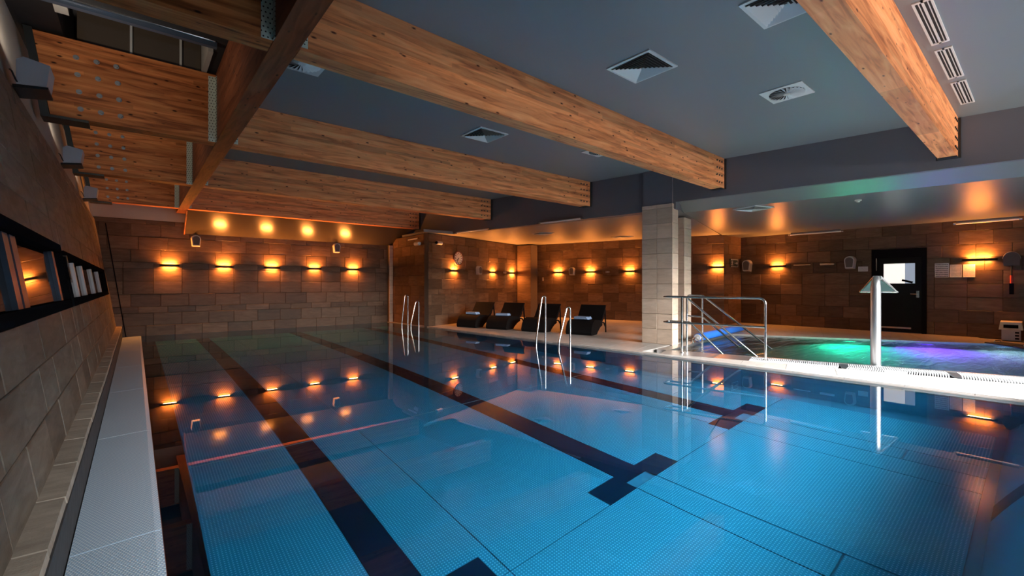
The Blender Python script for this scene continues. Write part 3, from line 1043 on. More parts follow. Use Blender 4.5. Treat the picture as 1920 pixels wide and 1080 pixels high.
# ------------------------------------------------------------------ column pair at the leisure pool
f1 = Vector((.989, .149, 0)); f2 = Vector((-.149, .989, 0))
c0 = Vector((8.30, 4.88, 0))
def column(name, c, a, b, wa, wb_, ztile, ztop, label, seed):
    t = empty(name, c)
    tag(t, label, 'column', 'pale stone columns beside the leisure pool')
    inv = Matrix.Translation(-c)
    i = .022
    q = [c + a * i + b * i, c + a * (wa - i) + b * i, c + a * (wa - i) + b * (wb_ - i), c + a * i + b * (wb_ - i)]
    o = MB().prism([(p.x, p.y, DECK) for p in q], (0, 0, ztile - DECK)).build('core', M['column_grout'], t); o.matrix_parent_inverse = inv
    if ztop > ztile:
        o = MB().prism([(p.x, p.y, ztile + .002) for p in q], (0, 0, ztop - ztile - .003)).build('painted_head', M['bulkhead'], t); o.matrix_parent_inverse = inv
    g = empty('tile_cladding'); g.parent = t; g.matrix_parent_inverse = inv
    kw = dict(running=False, depth=.02)
    tile_wall(g, c + a * i, b, -a, wb_, DECK, ztile, M['tile_column'], seed, tw=wb_ * .5 if wb_ > .5 else wb_, courses=(.31,), **kw)
    tile_wall(g, c + b * i, a, -b, wa, DECK, ztile, M['tile_column'], seed + 1, tw=wa, courses=(.31,), **kw)
    tile_wall(g, c + a * (wa - i), b, a, wb_, DECK, ztile, M['tile_column'], seed + 2, tw=wb_, courses=(.31,), **kw)
    tile_wall(g, c + b * (wb_ - i), a, b, wa, DECK, ztile, M['tile_column'], seed + 3, tw=wa, courses=(.31,), **kw)
    return t
column('stone_column', c0, f1, f2, .30, .66, 2.90, CEIL - .01, 'wide pale stone-clad column with grey painted head meeting the ceiling', 41)
column('stone_column', Vector((9.33, 5.20, 0)), f1, f2, .42, .30, 2.75, 2.75, 'narrower pale stone-clad column behind the wide one, under the low ceiling', 45)

# ------------------------------------------------------------------ ceiling fittings
def square_diffuser(loc, s, rz, label, group, frames=7):
    t = empty('air_diffuser', loc, rz)
    tag(t, label, 'vent', group)
    mb = MB()
    h = s / 2
    w_ = .035
    for (a, b) in (((-h, -h), (h, -h + w_)), ((-h, h - w_), (h, h)), ((-h, -h + w_), (-h + w_, h - w_)), ((h - w_, -h + w_), (h, h - w_))):
        mb.box((a[0], a[1], -.014), (b[0], b[1], -.001))
    mb.build('frame', M['vent'], t)
    MB().box((-h + w_, -h + w_, -.004), (h - w_, h - w_, -.001)).build('backing', M['vent_dark'], t)
    n = frames
    for i in range(n):
        r0 = (h - w_ - .004) * (1 - i / n)
        r1 = r0 - (h - w_) / n * .58
        z0, z1 = -.028, -.012
        mb = MB()
        V = []
        for r, z in ((r0, z0), (max(r1, .004), z1)):
            V += [(-r, -r, z), (r, -r, z), (r, r, z), (-r, r, z)]
        V += [(x * .995, y_ * .995, z + .004) for x, y_, z in V]
        F = []
        for a in range(4):
            b = (a + 1) % 4
            F.append((a, b, 4 + b, 4 + a))
            F.append((8 + a, 12 + a, 12 + b, 8 + b))
        mb.add(V, F)
        mb.build('louvre', M['vent'], t)
    return t
g1 = 'square louvred diffusers in the grey ceiling'
square_diffuser((4.24, 2.86, CEIL), .54, 0, 'white square louvred vent in the ceiling, centre of the foreground bay', g1)
square_diffuser((4.24, 5.75, CEIL), .54, 0, 'white square louvred vent in the second ceiling bay, behind the foreground beam', g1)
square_diffuser((4.20, 1.43, CEIL), .54, 0, 'large pale square louvred vent cut by the top frame edge', g1)
square_diffuser((9.40, 3.78, LOWZ), .52, -PH, 'white louvred vent in the low satin ceiling above the leisure pool', g1, 9)
for (x, y_, lb) in ((9.3, 9.7, 'thin louvred vent in the warm-lit alcove ceiling, nearer the clock wall'), (11.9, 8.75, 'thin louvred vent in the warm-lit alcove ceiling, nearer the wide column')):
    square_diffuser((x, y_, 2.785), .5, -PH, lb, g1, 5)

def swirl_diffuser(loc, s, label):
    t = empty('swirl_diffuser', loc)
    tag(t, label, 'vent', 'swirl diffusers in the grey ceiling')
    h = s / 2
    R = h * .82
    mb = MB()
    n = 40
    V, F = [], []
    for i in range(n):
        a = 2 * math.pi * i / n + math.pi / 4
        c, s_ = math.cos(a), math.sin(a)
        k = h / max(abs(c), abs(s_))
        V += [(c * k, s_ * k, -.012), (c * R, s_ * R, -.014), (c * k, s_ * k, -.001)]
    for i in range(n):
        j = (i + 1) % n
        F.append((3 * i, 3 * i + 1, 3 * j + 1, 3 * j))
        F.append((3 * i, 3 * j, 3 * j + 2, 3 * i + 2))
    mb.add(V, F).build('frame', M['vent'], t)
    MB().cyl((0, 0, -.001), (0, 0, -.005), R, 32).build('backing', M['vent_dark'], t)
    nb = 24
    bm_ = MB()
    ri, ro = R * .16, R * .99
    da = 2 * math.pi / nb
    def pt(r, a, z): return (r * math.cos(a), r * math.sin(a), z)
    bm_.add([pt(ri, 0, -.014), pt(ro, 0, -.014), pt(ro, da * .72, -.030), pt(ri, da * .72, -.024),
             pt(ri, 0, -.011), pt(ro, 0, -.011), pt(ro, da * .72, -.027), pt(ri, da * .72, -.021)],
            [(0, 1, 2, 3), (7, 6, 5, 4), (0, 4, 5, 1), (1, 5, 6, 2), (2, 6, 7, 3), (3, 7, 4, 0)])
    me = bm_.mesh('blade', M['vent'])
    for i in range(nb):
        o = link('blade', me, t)
        o.rotation_euler = (0, 0, da * i)
    MB().cyl((0, 0, -.010), (0, 0, -.028), R * .2, 16).build('hub', M['vent'], t)
swirl_diffuser((6.18, 2.09, CEIL), .47, 'white round-bladed swirl vent in the foreground bay, right of the square vent')
swirl_diffuser((1.36, 5.12, CEIL), .47, 'white swirl vent half hidden behind the left end of the foreground beam')
swirl_diffuser((6.35, 5.15, CEIL), .47, 'white swirl vent mostly hidden behind the right end of the foreground beam')

for k, (xa, xb, lb) in enumerate(((5.04, 6.06, 'nearest and largest'), (6.22, 7.20, 'middle'), (7.36, 8.34, 'smallest, nearest the bulkhead'))):
    t = empty('slot_vent', ((xa + xb) / 2, .69, CEIL))
    tag(t, 'white two-slot linear vent beside the right-hand beam, ' + lb + ' of the three', 'vent', 'linear slot vents')
    L = (xb - xa) / 2
    mb = MB()
    for y0, y1 in ((-.065, -.05), (-.008, .008), (.05, .065)):
        mb.box((-L, y0, -.012), (L, y1, -.001))
    mb.box((-L, -.05, -.012), (-L + .03, .05, -.001)).box((L - .03, -.05, -.012), (L, .05, -.001))
    mb.build('frame', M['vent'], t)
    for y0 in (-.05, .008):
        MB().box((-L + .03, y0, -.004), (L - .03, y0 + .042, -.001)).build('slot', M['vent_dark'], t)
        MB().box((-L + .03, y0 + .015, -.010), (L - .03, y0 + .022, -.005)).build('blade', M['vent'], t)

sm = empty('smoke_detector', (9.9, 2.2, LOWZ))
tag(sm, 'tiny white disc detector on the satin ceiling over the leisure pool', 'detector')
MB().cyl((0, 0, -.002), (0, 0, -.025), .05, 20).build('base', M['vent'], sm, True)
MB().cyl((0, 0, -.025), (0, 0, -.045), .032, 20, .02).build('sensor', M['vent'], sm, True)

# tube lights (off)
def tube_light(a, b, label, up):
    a, b, up = Vector(a), Vector(b), Vector(up)
    t = empty('tube_light', (a + b) / 2)
    tag(t, label, 'light', 'unlit tube lights')
    inv = Matrix.Translation(-(a + b) / 2)
    d = (b - a).normalized()
    o = MB().cyl(a + d * .05, b - d * .05, .021, 12).build('tube', M['tube_white'], t, True); o.matrix_parent_inverse = inv
    for p in (a, b - d * .05):
        o = MB().cyl(p, p + d * .05, .028, 12).build('end_cap', M['chrome'], t, True); o.matrix_parent_inverse = inv
    w_ = d.cross(up).normalized()
    o = MB().obox((a + b) / 2 + up * .04, d, w_, up, (b - a).length * .9, .03, .035).build('backing_rail', M['bulkhead'], t); o.matrix_parent_inverse = inv
bd = Vector((1, .151, 0)).normalized()
def onb(y, z): return (bulk_x(y) - .075, y, z)
tube_light(onb(8.25, 2.80), onb(6.98, 2.80), 'unlit white tube light on the grey bulkhead, right of the clock wall', bd)
tube_light(onb(11.35, 2.80), onb(9.98, 2.80), 'unlit white tube light on the grey bulkhead, directly left of the longer one', bd)
tube_light((13.0, 11.1, 2.70), (12.95, 9.75, 2.70), 'unlit tube light on the alcove ceiling above the middle of the back wall', (0, 0, 1))
tube_light((13.55, 9.05, 2.70), (13.65, 8.0, 2.70), 'unlit tube light on the alcove ceiling, mostly hidden by the wide column', (0, 0, 1))
tube_light((14.5, 4.86, 2.69), (14.55, 3.55, 2.69), 'unlit tube light on the low ceiling left of the door', (0, 0, 1))
tube_light((14.75, 1.46, 2.68), (14.7, .38, 2.68), 'unlit tube light on the low ceiling right of the door, orange lit', (0, 0, 1))
tube_light((6.56, 12.95, 2.655), (6.56, 12.25, 2.655), 'thin unlit tube light at the far end above the dark return wall', (1, 0, 0))

# ------------------------------------------------------------------ wall lamps (up and down light)
AMBER = (1.0, .295, .05)
def wall_lamp(P, n, label, group, wdt=.36, power=33.0):
    P, n = Vector(P), Vector(n).normalized()
    rz = math.atan2(n.y, n.x) + math.pi / 2        # local -y points into the room
    t = empty('wall_lamp', P, rz)
    tag(t, label, 'lamp', group)
    a, d = wdt / 2, .085
    pts = [(-a, -.004), (a, -.004)] + [(a * math.cos(math.pi * k / 12), -.004 - d * math.sin(math.pi * k / 12)) for k in range(1, 12)]
    # open shell: curved front plate plus back plate
    mb = MB()
    for k in range(12):
        t0, t1 = math.pi * k / 12, math.pi * (k + 1) / 12
        q = []
        for tt, s in ((t0, 1), (t1, 1), (t1, .93), (t0, .93)):
            q.append((a * s * math.cos(tt), -.004 - d * s * math.sin(tt), -.022))
        mb.prism(q, (0, 0, .044))
    mb.build('shell', M['lamp_body'], t)
    MB().box((-a, -.006, -.02), (a, -.001, .02)).build('back_plate', M['lamp_body'], t)
    for s in (-1, 1):
        q = [(a * .86 * math.cos(math.pi * k / 10), -.008 - d * .80 * math.sin(math.pi * k / 10), s * .008) for k in range(11)]
        MB().prism(q, (0, 0, .006 * s)).build('diffuser', M['lamp_glow'], t)
        lo = Matrix.Rotation(rz, 3, 'Z') @ Vector((0, -.045, s * .026))
        l = area_light('lamp_light', P + lo, (0, 0, s), wdt * .62, .05, power * (1.0 if s > 0 else .55), AMBER, 170)
        l.rotation_euler = (0 if s < 0 else math.pi, 0, rz)
gl = 'amber up-and-down wall lamps'
far_l = ['first from the leaning wall', 'second from the leaning wall', 'middle of the five', 'fourth from the leaning wall', 'fifth, nearest the dark return wall']
for x, lb in zip((.66, 1.82, 2.98, 4.13, 5.30), far_l):
    wall_lamp((x, FAR_Y - .001, 1.735), (0, -1, 0), 'glowing amber wall lamp on the far wall, ' + lb, gl, .40)
for s, lb in ((1.15, 'below the clock'), (3.24, 'middle one of the clock wall'), (4.48, 'nearest the alcove corner')):
    p = ALC0 + E1 * s
    wall_lamp((p.x, p.y, 1.69), nAL, 'glowing amber wall lamp on the clock wall, ' + lb, gl, .38)
for s, lb in ((1.50, 'above the third lounger, nearest the corner'), (2.80, 'middle of the three above the loungers'), (4.24, 'directly left of the wide column')):
    p = ALC1 + E2 * s
    wall_lamp((p.x, p.y, 1.71), nAB, 'glowing amber wall lamp on the alcove back wall, ' + lb, gl, .42)
p = ALC1 + E2 * 7.0
wall_lamp((p.x, p.y, 1.79), nAB, 'glowing amber wall lamp right of the columns, half hidden by the pier', gl, .42)
wall_lamp((14.999, 5.33, 1.81), (-1, 0, 0), 'glowing amber wall lamp between the escape sign and the door', gl, .46)
wall_lamp((14.999, 1.05, 1.83), (-1, 0, 0), 'glowing amber wall lamp right of the door, above the notices', gl, .58)

# ------------------------------------------------------------------ small wall fittings
def wall_speaker(P, n, label, s=1.0):
    P, n = Vector(P), Vector(n).normalized()
    t = empty('wall_speaker', P, math.atan2(n.y, n.x) + math.pi / 2)
    tag(t, label, 'speaker', 'small arched wall speakers')
    def arch(w_, h, y):
        pts = [(-w_ * .8, y, -h), (w_ * .8, y, -h)] + [(w_ * math.cos(math.pi * k / 10), y, h * .35 + h * .65 * math.sin(math.pi * k / 10)) for k in range(11)]
        return pts
    mb = MB()
    A, B = arch(.11 * s, .15 * s, -.002), arch(.095 * s, .135 * s, -.12 * s)
    n_ = len(A)
    mb.add(A + B, [tuple(range(n_)), tuple(range(n_, 2 * n_))[::-1]] + [(i, (i + 1) % n_, n_ + (i + 1) % n_, n_ + i) for i in range(n_)])
    mb.build('housing', M['speaker'], t)
    MB().prism(arch(.075 * s, .11 * s, -.121 * s), (0, -.006, 0)).build('grille', M['speaker_grille'], t)
wall_speaker((1.20, FAR_Y - .002, 2.39), (0, -1, 0), 'small dark wall speaker under the left end of the sloping far panel')
wall_speaker((4.77, FAR_Y - .002, 2.39), (0, -1, 0), 'small wall speaker under the right part of the sloping far panel')
p = ALC0 + E1 * 2.36; wall_speaker((p.x, p.y, 1.74), nAL, 'arched pale wall speaker between lamps on the clock wall')
p = ALC1 + E2 * 2.10; wall_speaker((p.x, p.y, 1.75), nAB, 'arched pale wall speaker on the alcove back wall between two lamps')
wall_speaker((14.998, 6.19, 1.86), (-1, 0, 0), 'arched wall speaker beside the escape sign pier', 1.25)
wall_speaker((14.998, 3.50, 1.86), (-1, 0, 0), 'arched wall speaker left of the door sign', 1.2)

def camera_dome(P, n, label):
    P, n = Vector(P), Vector(n).normalized()
    t = empty('security_camera', P, math.atan2(n.y, n.x) + math.pi / 2)
    tag(t, label, 'camera', 'security cameras')
    MB().cyl((0, -.002, 0), (0, -.03, 0), .045, 16).build('mount', M['vent'], t, True)
    MB().tube([(0, -.03, 0), (0, -.07, -.01), (.02, -.10, -.02)], .018, 10).build('arm', M['vent'], t, True)
    MB().cyl((-.11, -.12, -.02), (.12, -.10, -.02), .055, 18).build('body', M['vent'], t, True)
    MB().cyl((-.112, -.1205, -.02), (-.13, -.122, -.02), .042, 18).build('lens', M['black'], t, True)
camera_dome((6.603, 12.2, 2.50), (-1, 0, 0), 'white security camera on the dark return wall')
p = ALC0 + E1 * .32; camera_dome((p.x, p.y, 2.52), nAL, 'dark-looking security camera at the top edge of the clock wall')

# clock
p = ALC0 + E1 * 1.32
ck = empty('wall_clock', (p.x, p.y, 2.09), math.atan2(nAL.y, nAL.x) + math.pi / 2)
tag(ck, 'round cream wall clock with dark rim above an amber lamp', 'clock')
rr = .215
MB().cyl((0, -.002, 0), (0, -.03, 0), rr * .93, 40).build('face', plain('clock_face', (.78, .74, .66), .5), ck)
MB().tube([(rr * math.cos(2 * math.pi * k / 40), -.022, rr * math.sin(2 * math.pi * k / 40)) for k in range(40)], .022, 8, True).build('rim', M['rim'], ck, True)
for k in range(12):
    a = 2 * math.pi * k / 12
    MB().obox((rr * .72 * math.sin(a), -.032, rr * .72 * math.cos(a)), (math.cos(a), 0, -math.sin(a)), (0, 1, 0), (math.sin(a), 0, math.cos(a)), .022, .003, .05).build('hour_mark', M['black'], ck)
for (a, l, w_) in ((math.radians(228), .10, .018), (math.radians(212), .15, .012)):
    MB().obox((l / 2 * math.sin(a), -.036, l / 2 * math.cos(a)), (math.cos(a), 0, -math.sin(a)), (0, 1, 0), (math.sin(a), 0, math.cos(a)), w_, .003, l).build('hand', M['black'], ck)
MB().cyl((0, -.031, 0), (0, -.042, 0), .014, 12).build('hub', M['black'], ck)

# small sockets on the walls
def plate(P, n, w_, h, label, name='wall_plate', cat='plate', mat='speaker', d=.02, holes=()):
    P, n = Vector(P), Vector(n).normalized()
    t = empty(name, P, math.atan2(n.y, n.x) + math.pi / 2)
    tag(t, label, cat)
    MB().box((-w_ / 2, -d, -h / 2), (w_ / 2, -.002, h / 2)).build('plate', M[mat], t)
    for (x, z, r) in holes:
        MB().cyl((x, -d, z), (x, -d - .006, z), r, 14).build('knob', M['chrome'], t)
    return t
p = ALC0 + E1 * 3.98; plate((p.x, p.y, 1.70), nAL, .16, .06, 'small metal push plate between two lamps on the clock wall', holes=((-.04, 0, .018), (.04, 0, .018)))
p = ALC1 + E2 * .86; plate((p.x, p.y, 1.47), nAB, .05, .13, 'small pale switch beside the alcove corner', 'wall_switch', 'switch')
p = ALC1 + E2 * 3.45; plate((p.x, p.y, 1.70), nAB, .13, .05, 'small metal push plate between two lamps on the alcove back wall', holes=((-.03, 0, .014), (.03, 0, .014)))
def wall_bar(y0, y1, z, r, label):
    t = empty('wall_bar', (14.99, (y0 + y1) / 2, z))
    tag(t, label, 'bar', 'short metal bars left of the door')
    inv = Matrix.Translation((-14.99, -(y0 + y1) / 2, -z))
    o = MB().cyl((14.94, y0, z), (14.94, y1, z), r, 12).build('bar', M['brushed'], t, True); o.matrix_parent_inverse = inv
    for y_ in (y0 + .05, y1 - .05):
        o = MB().cyl((14.998, y_, z), (14.94, y_, z), r * .8, 10).build('bracket', M['brushed'], t, True); o.matrix_parent_inverse = inv
wall_bar(4.44, 4.87, 1.83, .012, 'thin metal bar on the brown wall right of a lamp')
wall_bar(3.86, 4.20, 1.83, .03, 'thick short metal bar on the brown wall, nearer the door')

# escape sign: running figure, arrow
sg = empty('escape_sign', (14.46, 6.398, 1.93), 0)
tag(sg, 'small dark escape sign with white running figure and arrow on the pier', 'sign')
MB().box((-.26, -.025, -.13), (.26, -.002, .13)).build('panel', M['sign_green'], sg)
for (a, b) in (((-.25, .105), (.25, .12)), ((-.25, -.12), (.25, -.105)), ((-.25, -.105), (-.235, .105)), ((.235, -.105), (.25, .105))):
    MB().box((a[0], -.028, a[1]), (b[0], -.025, b[1])).build('border', M['paper'], sg)
fg = MB()
fg.cyl((-.13, -.025, .065), (-.13, -.029, .065), .018, 12)
def seg(mb, a, b, w_):
    a, b = Vector((a[0], -.027, a[1])), Vector((b[0], -.027, b[1]))
    d = b - a
    mb.obox((a + b) / 2, d, (0, 1, 0), d.cross(Vector((0, 1, 0))), d.length, .004, w_)
for a, b in (((-.14, .045), (-.15, -.01)), ((-.15, -.01), (-.115, -.035)), ((-.115, -.035), (-.125, -.085)), ((-.15, -.01), (-.17, -.05)), ((-.17, -.05), (-.205, -.06)), ((-.14, .04), (-.10, .01)), ((-.14, .04), (-.19, .02))):
    seg(fg, a, b, .018)
fg.build('running_figure', M['paper'], sg)
ar = MB()
seg(ar, (.05, 0), (.17, 0), .02); seg(ar, (.0, 0), (.05, 0), .02)
ar.prism([(.14, -.025, .05), (.21, -.025, 0), (.14, -.025, -.05)], (0, -.004, 0))
ar.build('arrow', M['paper'], sg)

# notices
def notice(y0, y1, z0, z1, label, mat, frame=False):
    t = empty('wall_notice', (14.999, (y0 + y1) / 2, z0), -math.pi / 2)
    tag(t, label, 'notice', 'paper notices on the right wall')
    w_, h = (y1 - y0) / 2, z1 - z0
    MB().box((-w_, -.006, 0), (w_, -.001, h)).build('sheet', mat, t)
    b = MB()
    for (a, c) in (((-w_, 0), (w_, .012)), ((-w_, h - .012), (w_, h)), ((-w_, .012), (-w_ + .012, h - .012)), ((w_ - .012, .012), (w_, h - .012))):
        b.box((a[0], -.009, a[1]), (c[0], -.006, c[1]))
    b.build('holder_edge', M['paper'], t)
notice(1.56, 1.81, 1.43, 1.77, 'paper notice with rows of small pictures, left of the three', printed('notice_pictures', (.62, .60, .58), (.12, .12, .13), 7, 1))
notice(1.34, 1.545, 1.43, 1.73, 'paper notice with lines of small print, middle of the three', printed('notice_text_a', (.72, .70, .68), (.22, .22, .23), 14, 2))
notice(1.12, 1.32, 1.43, 1.73, 'paper notice with lines of small print, right of the three', printed('notice_text_b', (.75, .72, .70), (.25, .25, .26), 14, 3))
notice(3.12, 3.33, 1.61, 1.74, 'small white sign with a black square at the left of the door', printed('notice_door', (.75, .75, .75), (.3, .3, .3), 5, 4))

# door
dr = tag(empty('door_1', (15.0, (DY0 + DY1) / 2, DECK)), kind='structure')
inv = Matrix.Translation((-15.0, -(DY0 + DY1) / 2, -DECK))
def dp(nm, mb, mat, par=None):
    o = mb.build(nm, mat, par or dr)
    if par is None: o.matrix_parent_inverse = inv
    return o
dp('door_frame', MB().box((14.985, DY0, DECK), (15.10, DY0 + .09, DZ)).box((14.985, DY1 - .12, DECK), (15.10, DY1, DZ)).box((14.985, DY0 + .09, DZ - .22), (15.10, DY1 - .12, DZ)), M['black'])
leaf = MB()
for (a, b, c, d) in subtract([(DY0 + .09, DY1 - .12, DECK + .01, DZ - .22)], (2.18, 2.80, 1.28, 1.80)):
    leaf.box((15.04, a, c), (15.08, b, d))
dp('door_leaf', leaf, plain('door_black', (.007, .0065, .0065), .4, spec=.2))
dp('lit_pane', MB().box((15.05, 2.375, 1.28), (15.06, 2.80, 1.80)), emit('lit_room', (1.0, .95, .88), .95))
dp('lit_pane', MB().box((15.05, 2.18, 1.28), (15.06, 2.375, 1.80)), emit('lit_room_grey', (.42, .50, .62), .55))
dp('pane_bead', MB().box((15.045, 2.17, 1.27), (15.05, 2.81, 1.285)).box((15.045, 2.17, 1.795), (15.05, 2.81, 1.81)), M['dark_steel'])
dp('chair_silhouette', MB().obox((15.048, 2.33, 1.34), (0, 1, .3), (1, 0, 0), (0, -.3, 1), .22, .004, .05), M['black'])
dp('door_handle', MB().cyl((15.04, 2.13, 1.02), (14.98, 2.13, 1.02), .016, 10).cyl((14.985, 2.13, 1.02), (14.985, 2.26, 1.02), .012, 10).box((15.03, 2.10, .93), (15.04, 2.16, 1.10)), M['chrome'])
dp('hinge', MB().box((14.98, 2.93, 1.62), (14.986, 2.95, 1.95)), M['chrome'])
dp('door_low_strip', MB().box((14.99, 2.25, .13), (15.03, 2.9, .17)), M['speaker'])  # pale strip low on the door

# brush hanging from an arched bracket, boxed appliance on the floor
br = empty('hanging_brush', (14.998, .55, 1.80), -math.pi / 2)
tag(br, 'brush with red grip hanging under an arched grey holder at the right frame edge', 'brush')
pts = [(-.12, -.02, -.12), (.12, -.02, -.12)] + [(.13 * math.cos(math.pi * k / 10), -.02, .03 + .15 * math.sin(math.pi * k / 10)) for k in range(11)]
MB().prism([(x, -.002, z) for x, _, z in pts], (0, -.07, 0)).build('holder', M['speaker_grille'], br)
MB().tube(pts[2:], .012, 8).build('holder_rim', M['speaker'], br, True)
MB().cyl((0, -.04, -.12), (0, -.04, -.36), .014, 10).build('stick', M['dark_steel'], br, True)
MB().cyl((0, -.04, -.34), (0, -.04, -.52), .026, 12).build('grip', M['red'], br, True)
MB().box((-.035, -.075, -.76), (.035, -.01, -.52)).build('bristle_head', M['black'], br)
bx = empty('floor_appliance', (14.80, .55, DECK), -math.pi / 2)
tag(bx, 'boxy two-tone appliance with cream lid and slots standing by the right wall', 'appliance')
MB().hexa([(-.14, -.13, 0), (.14, -.13, 0), (.14, .13, 0), (-.14, .13, 0), (-.14, -.13, .23), (.14, -.13, .23), (.14, .13, .23), (-.14, .13, .23)]).build('body', M['device_body'], bx)
MB().hexa([(-.18, -.17, .235), (.18, -.17, .235), (.18, .15, .235), (-.18, .15, .235), (-.16, -.13, .40), (.16, -.13, .40), (.16, .13, .42), (-.16, .13, .42)]).build('lid', M['device_top'], bx)
MB().obox((0, -.158, .31), (1, 0, 0), (0, .97, -.2), (0, .2, .97), .22, .012, .07).build('display', M['black'], bx)
for k in range(3):
    MB().box((.06, -.136, .03 + .065 * k), (.12, -.130, .065 + .065 * k)).build('slot', M['black'], bx)

# ------------------------------------------------------------------ leisure pool
def V3(p, z): return (p[0], p[1], z)
spa = MB()
sb = tag(MB().prism([V3(p, -1.0) for p in SPA], (0, 0, .04)).build('floor_leisure_pool', M['spa_tile']), kind='structure')
for i in range(4):
    a, b = Vector((*SPA[i], 0)), Vector((*SPA[(i + 1) % 4], 0))
    d = (b - a).normalized()
    c = sum((Vector((*q, 0)) for q in SPA), Vector()) / 4
    nn = Vector((d.y, -d.x, 0))
    if nn.dot(c - a) > 0: nn = -nn
    MB().prism([V3(a, -1.0), V3(b, -1.0), V3(b + nn * .05, -1.0), V3(a + nn * .05, -1.0)], (0, 0, .995)).build('basin_wall', M['spa_tile'], sb)
ws = MB().add([V3(p, .005) for p in SPA[::-1]], [(0, 1, 2, 3)]).build('leisure_pool_water', M['water_spa'])
tag(ws, 'rippled green and violet lit water of the small leisure pool', 'water', kind='stuff')

# steel rim and overflow grate around the visible sides
gr = empty('overflow_grate', V3(SPA[0], DECK))
tag(gr, 'slatted pale overflow grate along the near edge of the leisure pool', 'grate')
inv = Matrix.Translation(-Vector(V3(SPA[0], DECK)))
A, B = Vector((*SPA[0], 0)), Vector((*SPA[3], 0))
d = (B - A).normalized()
nn = Vector((-d.y, d.x, 0))
if nn.x > 0: nn = -nn                       # away from the leisure pool, towards the main pool
L = (B - A).length
def gp(nm, mb, mat, smooth=False):
    o = mb.build(nm, mat, gr, smooth); o.matrix_parent_inverse = inv; return o
gp('steel_rim', MB().prism([V3(A - nn * .03, -.06), V3(B - nn * .03, -.06), V3(B + nn * .045, -.06), V3(A + nn * .045, -.06)], (0, 0, .06 + DECK + .004)), M['brushed'])
gp('channel_bed', MB().prism([V3(A + nn * .045, -.1), V3(B + nn * .045, -.1), V3(B + nn * .56, -.1), V3(A + nn * .50, -.1)], (0, 0, .09)), M['black'])
gaps = [(2.61, 2.70), (3.82, 3.92), (4.85, 4.95)]
slat = MB()
s = 1.42
while s < L - .02:
    if not any(a - .01 < s < b + .01 for a, b in gaps):
        p0, p1 = A + d * s + nn * .05, A + d * (s - .05) + nn * .51
        pm = (p0 + p1) / 2 + d * .018
        for (q0, q1) in ((p0, pm), (pm, p1)):
            slat.prism([V3(q0 - d * .0062, DECK - .02), V3(q0 + d * .0062, DECK - .02), V3(q1 + d * .0062, DECK - .02), V3(q1 - d * .0062, DECK - .02)], (0, 0, .022))
    s += .0265
o = gp('grate_slats', slat, plain('grate_white', (.46, .46, .46), .6, spec=.2)); o['kind'] = 'stuff'
for a, b in gaps:
    gp('cover_plate', MB().prism([V3(A + d * a + nn * .05, DECK - .02), V3(A + d * b + nn * .05, DECK - .02), V3(A + d * b + nn * .50, DECK - .02), V3(A + d * a + nn * .50, DECK - .02)], (0, 0, .018)), M['dark_steel'])
gp('cover_plate', MB().prism([V3(A + d * 3.1 + nn * .36, DECK - .02), V3(A + d * 3.34 + nn * .36, DECK - .02), V3(A + d * 3.34 + nn * .50, DECK - .02), V3(A + d * 3.1 + nn * .50, DECK - .02)], (0, 0, .024)), M['paper'])
gp('solid_cover', MB().prism([V3(A + d * .0 + nn * .05, DECK - .02), V3(A + d * 1.4 + nn * .05, DECK - .02), V3(A + d * 1.4 + nn * .51, DECK - .02), V3(A + nn * .50, DECK - .02)], (0, 0, .022)), M['brushed'])
A2, B2 = Vector((*SPA[0], 0)), Vector((*SPA[1], 0))
d2 = (B2 - A2).normalized(); n2 = Vector((-d2.y, d2.x, 0))
gp('steel_rim', MB().prism([V3(A2 - n2 * .03, -.06), V3(B2 - n2 * .03, -.06), V3(B2 + n2 * .19, -.06), V3(A2 + n2 * .19, -.06)], (0, 0, .06 + DECK + .002)), M['brushed'])
A3, B3 = Vector((*SPA[1], 0)), Vector((*SPA[2], 0))
d3 = (B3 - A3).normalized(); n3 = Vector((-d3.y, d3.x, 0))
gp('far_rim', MB().prism([V3(A3 - n3 * .02, -.06), V3(B3 - n3 * .02, -.06), V3(B3 + n3 * .2, -.06), V3(A3 + n3 * .2, -.06)], (0, 0, .06 + DECK + .002)), M['deck'])

# coloured underwater floods of the leisure pool
def flood(P, n, col, power, glow, label, w_=.30):
    P, n = Vector(P), Vector(n).normalized()
    t = empty('underwater_lamp', P, math.atan2(n.y, n.x) + math.pi / 2)
    tag(t, label, 'lamp', 'coloured underwater lamps')
    MB().cyl((0, .0, 0), (0, -.03, 0), .13, 24).build('housing', M['brushed'], t, True)
    MB().cyl((0, -.031, 0), (0, -.036, 0), .10, 24).build('lens', emit('lens_glow_' + t.name, col, glow), t, True)
    area_light('underwater_light', P + n * .06, n + Vector((0, 0, -1.2)), w_, .2, power, col, 115)
n3i = -n3
q = A3.lerp(B3, .40); flood((q.x, q.y, -.35), n3i, (.02, 1.0, .55), 250, 2, 'green glowing underwater lamp at the far rim, left of the swan-neck fountain')
q = A3.lerp(B3, .62); flood((q.x, q.y, -.35), n3i, (.30, .10, 1.0), 230, .5, 'violet glowing underwater lamp at the far rim, right of the swan-neck fountain')
q = A3.lerp(B3, .82); flood((q.x, q.y, -.35), n3i, (.55, .80, 1.0), 60, .3, 'added bluish white lamp in place of daylight on the ripples, near the dark hatches')  # added lamp, stands in for daylight reflected by the ripples

